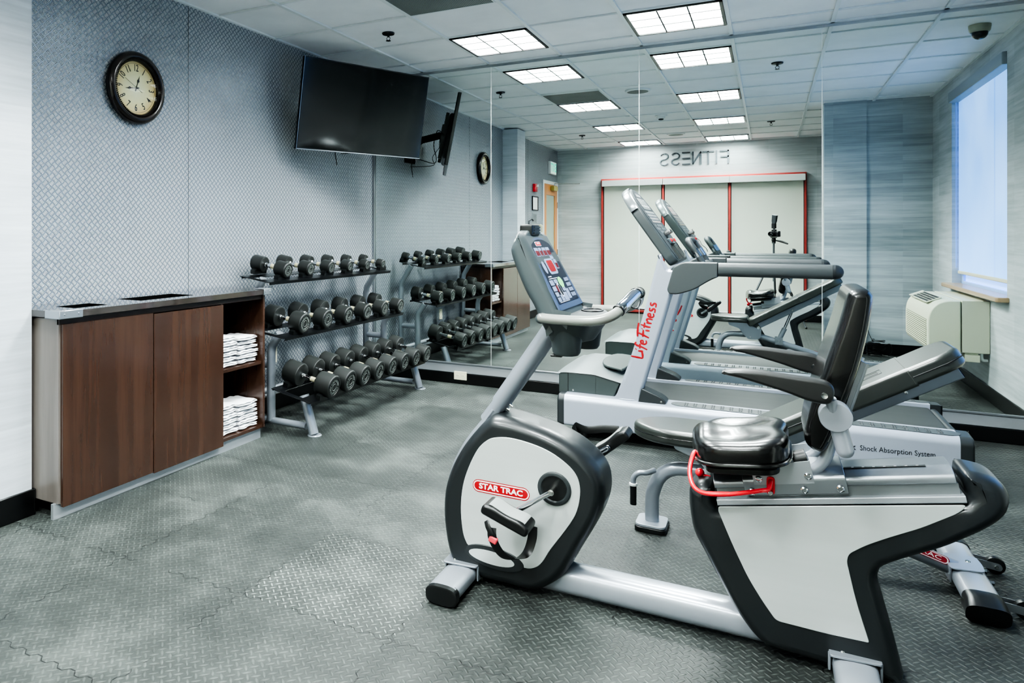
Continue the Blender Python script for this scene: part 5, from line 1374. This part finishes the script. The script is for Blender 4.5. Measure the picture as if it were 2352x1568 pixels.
# ============================================================ adjustable bench
YBN = 3.33
t = thing('weight_bench', (.05, YBN, 0), 'silver adjustable weight bench with grey vinyl pads behind the exercise bike', 'bench')
m = M(); m.pillow([(.10+.0, 0)] and cr([(-.505, -.05), (-.520, 0), (-.505, .05), (-.45, .105), (-.38, .135), (-.28, .14), (-.195, .135), (-.178, .1), (-.175, 0), (-.178, -.1), (-.195, -.135), (-.28, -.14), (-.38, -.135), (-.45, -.105)], 4, True), lambda u, v, w: (u, YBN+v, w), .405, .468, .018, 5); sp = obj('seat_pad', m, VINYL2, t, ang=60)
m = M(); m.tube([(p.x, YBN+p.y, .437) for p in cr([(-.503, -.05), (-.518, 0), (-.503, .05), (-.45, .103), (-.38, .133), (-.28, .138), (-.197, .133), (-.178, .1), (-.176, 0), (-.178, -.1), (-.197, -.133), (-.28, -.138), (-.38, -.133), (-.45, -.103)], 3, True)], .003, 6, closed=True); obj('seat_seam', m, VINYL, sp)
bd = V((.783, 0, .470)).normalized(); bn_ = V((-bd.z, 0, bd.x))
B0 = V((-.165, YBN, .362))
bf_ = lambda u, v, w: B0+bd*u+V((0, v, 0))+bn_*w
m = M(); m.pillow(fillet([(0, -.10), (.0, .10), (.05, .142), (.86, .142), (.915, .11), (.915, -.11), (.86, -.142), (.05, -.142)], [.05, .05, .04, .04, .05, .05, .04, .04], 6), bf_, .0, .066, .016, 5); bp_ = obj('back_pad', m, VINYL2, t, ang=60)
m = M()
m.pillow(fillet([(-.1455, -.0025), (.1455, -.0025), (.1455, .069), (-.1455, .069)], [.016]*4, 5), lambda u, v, w: bf_(w, u, v), .515, .745, 0); cv = obj('pad_cover', m, VINYL2, bp_, ang=60)
m = M()
for w in (.521, .739): m.tube([bf_(w, u, v) for (u, v) in ((-.1465, .01), (-.1465, .055), (-.13, .0700), (.13, .0700), (.1465, .055), (.1465, .01))], .0012, 5)
obj('cover_stitching', m, mat('grey_thread', '4b4e49', .8), cv)
m = M(); m.tube([bf_(u, v, .0698) for u, v in ((.60, -.05), (.67, -.05), (.67, .02), (.60, .02))], .0012, 5, closed=True); m.tube([bf_(u, v, .0698) for u, v in ((.612, -.03), (.658, -.03), (.658, 0), (.612, 0))], .001, 5, closed=True); obj('embossed_mark', m, DKPL, cv)
m = M(); m.tube([bf_(.02, -.143, .034), bf_(.06, -.1432, .034), bf_(.86, -.1432, .034), bf_(.912, -.115, .034)], .0022, 6); obj('pad_seam', m, INK, bp_)
m = M(); m.pillow(fillet([(-.03, -.058), (.03, -.058), (.03, -.004), (-.03, -.004)], .006), lambda u, v, w: bf_(w, u, v), .08, .885, .002); bt = obj('back_frame', m, SILVER, t)
m = M(); m.pillow([(-.026, -.054), (.026, -.054), (.026, -.008), (-.026, -.008)], lambda u, v, w: bf_(w, u, v), .885, .889, .001); obj('end_plug', m, BLACK, bt)
for a in (.2, .45, .7):
    m = M(); m.lathe([(0, .004), (.006, .003), (.007, 0)], bf_(a, -.03, -.03), (0, -1, 0), 12); obj('bolt', m, STEEL, bt)
# frame
FZ = [(-.447, YBN, .02), (-.447, YBN, .12), (-.440, YBN, .17), (-.418, YBN, .225), (-.380, YBN, .262), (-.33, YBN, .278), (-.24, YBN, .280)]
m = M(); m.tube(FZ, .029, 18, smooth=4); m.tube([(-.26, YBN, .280), (-.12, YBN, .278), (.02, YBN, .240), (.60, YBN, .062)], .029, 18); obj('spine_tube', m, SILVER, t)
m = M(); m.pillow(fillet([(-.447-.062, -.07), (-.447+.062, -.07), (-.447+.062, .07), (-.447-.062, .07)], .03), lambda u, v, w: (u, YBN+v, w), .022, .034, .003); fp_ = obj('front_foot', m, SILVER2, t)
m = M(); m.pillow(fillet([(-.447-.066, -.074), (-.447+.066, -.074), (-.447+.066, .074), (-.447-.066, .074)], .032), lambda u, v, w: (u, YBN+v, w), .0, .022, .004); obj('rubber_base', m, BLACK, fp_)
for s_ in (-1, 1): m = M(); m.pillow(fillet([(-.36, .40), (-.20, .40), (-.13, .36), (-.06, .345), (-.066, .26), (-.10, .235), (-.175, .235), (-.21, .27), (-.26, .34), (-.35, .37)], .01), side, YBN+s_*.034, YBN+s_*.040, 0); obj('pivot_plate', m, ALU, t, smooth=False)
for (x_, z_, r_) in ((-.088, .352, .011), (-.16, .262, .008), (.09, .235, .009), (.205, .545, .009)): m = M(); m.cyl((x_, YBN-.047, z_), (x_, YBN+.047, z_), r_, n=14); obj('pivot_pin', m, STEEL, t)
m = M(); m.tube([(.205, YBN, .540), (.130, YBN, .335)], .013, 14); rd_ = obj('support_rod', m, CHROME, t)
m = M(); m.tube([(.140, YBN, .360), (.090, YBN, .240)], .022, 16); obj('rod_sleeve', m, SILVER, rd_)
for s_ in (-1, 1): m = M(); m.bb((.055, YBN+s_*.034, .20), (.125, YBN+s_*.040, .27)); obj('rod_bracket', m, ALU, t, smooth=False)
m = M(); m.tube([(-.435, YBN-.03, .262), (-.455, YBN-.075, .262), (-.490, YBN-.085, .258), (-.510, YBN-.085, .235), (-.512, YBN-.085, .205)], .0115, 12, smooth=4); hh_ = obj('carry_handle', m, SILVER, t)
m = M(); m.cyl((-.512, YBN-.085, .118), (-.512, YBN-.085, .200), .0135, n=16, bev=.002); obj('handle_grip', m, BLACK, hh_); m = M(); m.cyl((-.512, YBN-.085, .200), (-.512, YBN-.085, .212), .017, n=16, bev=.003); obj('handle_collar', m, WPL, hh_)
# spine decal (on upper-near side of the rear spine)
sd = V((.58, 0, -.178)).normalized(); sn = V((0, -.75, .66)).normalized(); su = sn.cross(sd)
c = V((.478, YBN, .0995))+sn*.0292
for q, (l, h_, mt) in enumerate(((.215, .0155, REDD), (.208, .0135, WHITE), (.20, .011, REDD))):
    m = M(); m.pillow(pill(0, 0, l, h_, 0), lambda u, v, w: c+sd*u+su*v+sn*w, .0004*q, .0005+.0004*q, 0); obj('decal', m, mt, t, smooth=False)
text('decal_lettering', 'STAR TRAC', .020, c+sn*.0018, sd, su, WHITE, t, ext=.0002, sx=1.6)
# rear foot
m = M(); m.tube([(.632, YBN-.235, .052), (.632, YBN+.235, .052)], (.052, .030), 28, up=(0, 0, 1), sq=3.2); rft = obj('rear_foot', m, SILVER2, t)
for s_ in (-1, 1):
    m = M(); m.tube([(.632, YBN+s_*.225, .045), (.632, YBN+s_*.270, .043), (.632, YBN+s_*.305, .034)], [(.056, .040), (.056, .042), (.060, .034)], 26, up=(0, 0, 1), sq=3.5); obj('rubber_end', m, BLACK, rft)
    yw_ = YBN+s_*.185
    m = M(); m.pillow(fillet([(.67, .055), (.765, .045), (.772, .030), (.765, .018), (.67, .03)], .008), side, yw_-.022, yw_-.019, 0); m.pillow(fillet([(.67, .055), (.765, .045), (.772, .030), (.765, .018), (.67, .03)], .008), side, yw_+.019, yw_+.022, 0); wb = obj('wheel_bracket', m, ALU, rft, smooth=False)
    m = M(); m.lathe([(0, -.015), (.020, -.015), (.030, -.012), (.032, 0), (.030, .012), (.020, .015), (0, .015)], (.752, yw_, .033), (0, 1, 0), 28); wh = obj('transport_wheel', m, BLACK, wb)
    m = M(); m.cyl((.752, yw_-.028, .033), (.752, yw_+.028, .033), .007, n=12); obj('axle_bolt', m, STEEL, wh)
m = M(); m.pillow(fillet([(.575, -.075), (.675, -.06), (.68, .01), (.675, .08), (.575, .075)], .02), lambda u, v, w: (u, YBN+v, w), .082, .087, .001); m.bb((.573, YBN-.06, .03), (.580, YBN+.06, .086), .001, 1); bk_ = obj('clamp_plate', m, SILVER2, rft)
m = M(); m.lathe([(0, .004), (.007, .003), (.009, 0)], (.64, YBN+.02, .087), (0, 0, 1), 14); obj('clamp_bolt', m, STEEL, bk_)
for s_ in (-1, 1): m = M(); m.cyl((.684, YBN+s_*.05, .05), (.70, YBN+s_*.05, .05), .009, n=6); obj('hex_bolt', m, STEEL, bk_)
# ============================================================ air conditioner under the window
t = thing('air_conditioner', (1.30, 3.83, .35), 'cream wall air conditioner with louvred front below the window sill', 'air conditioner')
PT = mat('ptac_cream', 'c9cbb4', .45); PTB = mat('ptac_sleeve', 'c2c4b0', .5)
Y0, Y1 = 3.29, 4.36
side = lambda u, v, w: (u, w, v)
m = M(); m.bb((1.318, Y0+.01, .365), (XR-.001, Y1-.004, .772), .004, 1); obj('wall_sleeve', m, PTB, t)
o = fillet([(1.312, .350), (1.312, .768), (1.23, .768), (1.165, .74), (1.125, .69), (1.108, .62), (1.108, .40), (1.125, .352)], [.004, .01, .05, .05, .04, .04, .02, .02], 6)
m = M(); m.pillow(o, side, Y0, Y1, .010, 4); fc = obj('front_cover', m, PT, t, ang=50)
m = M()
for k in range(13):
    z = .40+k*.0165; m.box((1.106, (Y0+Y1)/2, z), (.010, Y1-Y0-.14, .006), .001, 1, rot=Matrix.Rotation(.5, 3, 'Y'))
lv = obj('front_louvers', m, PT, fc, smooth=False)
m = M()
for k in range(13): m.bb((1.1065, Y0+.07, .404+k*.0165), (1.1095, Y1-.07, .410+k*.0165))
obj('louver_gaps', m, mat('louver_shadow', '7d806c', .7), fc, smooth=False)
# top discharge grille on the curved shoulder
gc = V((1.178, 0, .7545)); gt = V((.065, 0, .028)).normalized(); gn = V((-gt.z, 0, gt.x))
m = M(); m.pillow(fillet([(-.055, Y0+.18), (.055, Y0+.18), (.055, Y1-.22), (-.055, Y1-.22)], .008), lambda u, v, w: gc+gt*u+V((0, v, 0))+gn*w, -.006, .0035, .001); gr = obj('discharge_grille', m, PT, fc)
m = M()
for i in range(4):
    for j in range(16):
        a = -.046+i*.024; y = Y0+.20+j*.0405
        m.pillow([(a, y), (a+.019, y), (a+.019, y+.031), (a, y+.031)], lambda u, v, w: gc+gt*u+V((0, v, 0))+gn*w, .0036, .0044)
obj('grille_slots', m, INK, gr, smooth=False)
m = M(); m.pillow(fillet([(-.055, Y0+.04), (.055, Y0+.04), (.055, Y0+.15), (-.055, Y0+.15)], .01), lambda u, v, w: gc+gt*u+V((0, v, 0))+gn*w, -.004, .0035, .001); obj('control_door', m, PTB, fc)
m = M(); m.bb((1.335, Y1-.10, .295), (1.43, Y1-.01, .352), .003, 1); m.bb((1.34, Y1-.09, .352), (1.42, Y1-.02, .366)); obj('conduit_box', m, PT, t)
m = M(); m.tube([(1.445, Y1-.05, .366), (1.445, Y1-.05, .33), (1.455, Y1-.05, .31), (1.484, Y1-.05, .31)], .012, 10, smooth=3); obj('drain_hose', m, WPL, t)

# ============================================================ cables
CAB = mat('black_cable', '0b0b0c', .35)
rnd = random.Random(4)
m = M(); pts = []
cx_, cy_ = .99, 2.27
for k in range(150):
    a = k*2*math.pi/14; r_ = .045+.035*math.sin(k*.37)+.018*rnd.random()
    pts.append((cx_+r_*math.cos(a), cy_+.62*r_*math.sin(a), .008+.0011*k+.006*rnd.random()))
m.tube(cr(pts, 2), .0032, 6)
for (a, b_, c, d) in (((.06, .0, .10), (.12, .02, .14), (.14, .03, .07), (.10, .06, .01)), ((-.06, .0, .07), (-.12, .03, .03), (-.16, .05, .008), (-.2, .1, .005)), ((.05, .02, .02), (.15, .08, .006), (.20, .04, .006), (.26, .09, .006)), ((-.02, .02, .15), (-.05, -.04, .22), (-.06, -.06, .3), (-.05, -.078, .42))):
    m.tube([(cx_+p[0], cy_+p[1], p[2]) for p in (a, b_, c, d)], .0032, 6, smooth=6)
obj('coiled_cable', m, CAB, label='black cable bundled in a coil on the floor by the alcove corner', category='cable')
m = M(); m.tube([(-2.29, MY-.02, .06), (-2.2, MY-.03, .012)], .003, 6) if False else None
m = M(); m.tube([(-1.0, YM, .05), (-1.22, YM+.12, .006), (-1.26, YM+.24, .006), (-1.22, MY-.08, .006), (-1.1, MY-.06, .006)], .0045, 8, smooth=6); obj('power_cord', m, CAB, label='black power cord on the floor behind the treadmill motor hood', category='cable')

# ============================================================ camera on tripod (stands just behind the viewpoint, seen in the mirror)
CYW = .5083
cfw = V((-math.sin(CYW), math.cos(CYW), 0)); crt = V((math.cos(CYW), math.sin(CYW), 0)); cup = V((0, 0, 1))
K0 = V((0, 0, 1.2903))-cfw*.035
kf = lambda a, b_, c: K0+crt*a+cfw*b_+cup*c
CBD = mat('camera_black', '17181a', .4, bump=.05, bscale=400); CGR = mat('tripod_grey', '5b5f63', .35, .5)
t = thing('camera', tuple(kf(.0, -.08, -.05)), 'black camera with a tilted flash unit mounted on a tripod in front of the blinds', 'camera')
RC = Matrix.Rotation(CYW, 3, 'Z')
m = M(); m.box(kf(.01, -.115, .0), (.135, .055, .085), .012, 3, rot=RC); m.box(kf(0, -.11, .050), (.055, .05, .03), .010, 3, rot=RC); m.box(kf(.065, -.10, -.005), (.03, .065, .075), .012, 3, rot=RC); obj('camera_body', m, CBD, t)
m = M(); m.lathe([(0, -.01), (.034, -.01), (.034, .02), (.036, .024), (.036, .062), (.033, .066), (.027, .066), (.024, .05), (0, .045)], kf(0, -.075, 0), cfw, 32); ln = obj('lens', m, CBD, t)
m = M(); m.lathe([(.0245, .048), (.014, .053), (0, .055)], kf(0, -.075, 0), cfw, 28); obj('front_element', m, GLASSD, ln)
m = M(); m.tube([kf(0, -.11, .065), kf(0, -.11, .078)], .012, 10); m.box(kf(0, -.105, .115), (.052, .045, .075), .008, 2, rot=RC); obj('flash_base', m, CBD, t)
hdv = (cup*.94+crt*.20+cfw*.15).normalized()
m = M(); c0 = kf(.0, -.105, .150); m.tube([c0, c0+hdv*.035, c0+hdv*.12], [(.026, .020), (.034, .024), (.036, .026)], 18, up=tuple(cfw), sq=4); obj('flash_head', m, CGR, t)
m = M(); m.tube([c0+hdv*.1205, c0+hdv*.123], (.033, .023), 18, up=tuple(cfw), sq=4); obj('flash_window', m, WPL, t)
t = thing('tripod', (float(K0.x), float(K0.y)-.09, 0), 'grey and black camera tripod with a pan handle standing in front of the blinds', 'tripod')
TP = kf(0, -.10, 0)
tx_, ty_ = TP.x, TP.y
m = M(); m.box(kf(0, -.10, -.052), (.07, .05, .014), .004, 2, rot=RC); m.cyl((tx_, ty_, 1.17), (tx_, ty_, 1.235), .026, n=20, bev=.004); m.ball((tx_, ty_, 1.205), .03, 16); obj('pan_head', m, CBD, t)
m = M(); m.tube([(tx_, ty_, 1.20), tuple(V((tx_, ty_, 1.195))+crt*.05-cfw*.0), tuple(V((tx_, ty_, 1.18))+crt*.12), tuple(V((tx_, ty_, 1.155))+crt*.19)], [.006, .011, .015, .011], 12, smooth=4, round_end=True); obj('pan_handle', m, CBD, t)
m = M(); m.cyl((tx_, ty_, .62), (tx_, ty_, 1.17), .013, n=16); m.cyl((tx_, ty_, 1.155), (tx_, ty_, 1.172), .024, n=20, bev=.003); obj('centre_column', m, CGR, t)
m = M(); m.cyl((tx_, ty_, .90), (tx_, ty_, .965), .038, n=20, bev=.006); obj('leg_collar', m, CBD, t)
for k in range(3):
    a = CYW+math.radians(90+35+120*k)
    d = V((math.cos(a), math.sin(a), 0)); top = V((tx_, ty_, .945))+d*.03; bot = V((tx_, ty_, .015))+d*.46; mid = top.lerp(bot, .52)
    m = M(); m.tube([top, mid], (.014, .011), 12); m.tube([mid, bot], .009, 12); lg = obj('tripod_leg', m, CGR, t)
    m = M(); m.cyl(mid-(bot-top).normalized()*.02, mid+(bot-top).normalized()*.03, .018, n=14, bev=.003); obj('leg_clamp', m, CBD, lg)
    m = M(); m.ball(bot, .015, 10); obj('rubber_foot', m, BLACK, lg)

# ============================================================ camera and light
cam = bpy.data.cameras.new('viewpoint'); co = bpy.data.objects.new('viewpoint', cam); COL.objects.link(co)
co.location = (0, 0, 1.2903); co.rotation_euler = (math.pi/2, 0, .5083)
cam.sensor_width = 36; cam.lens = 1633.36/2352*36
cam.shift_x = (1176-854.96)/2352; cam.shift_y = -(784-537.2)/2352
cam.clip_start = .01
bpy.context.scene.camera = co
w = bpy.data.worlds.new('world'); bpy.context.scene.world = w; w.use_nodes = True
w.node_tree.nodes['Background'].inputs[0].default_value = (.75, .85, 1, 1); w.node_tree.nodes['Background'].inputs[1].default_value = .3
sc = bpy.context.scene
sc.view_settings.view_transform = 'AgX'; sc.view_settings.look = 'AgX - High Contrast'
sc.view_settings.exposure = EXPO
sc.cycles.max_bounces = 7; sc.cycles.diffuse_bounces = 4; sc.cycles.glossy_bounces = 4; sc.cycles.use_adaptive_sampling = True; sc.cycles.adaptive_threshold = .07; sc.cycles.adaptive_min_samples = 24; sc.cycles.caustics_refractive = False; sc.cycles.transparent_max_bounces = 8
sc.cycles.use_denoising = True; sc.cycles.use_light_tree = False
sc.cycles.sample_clamp_indirect = 6
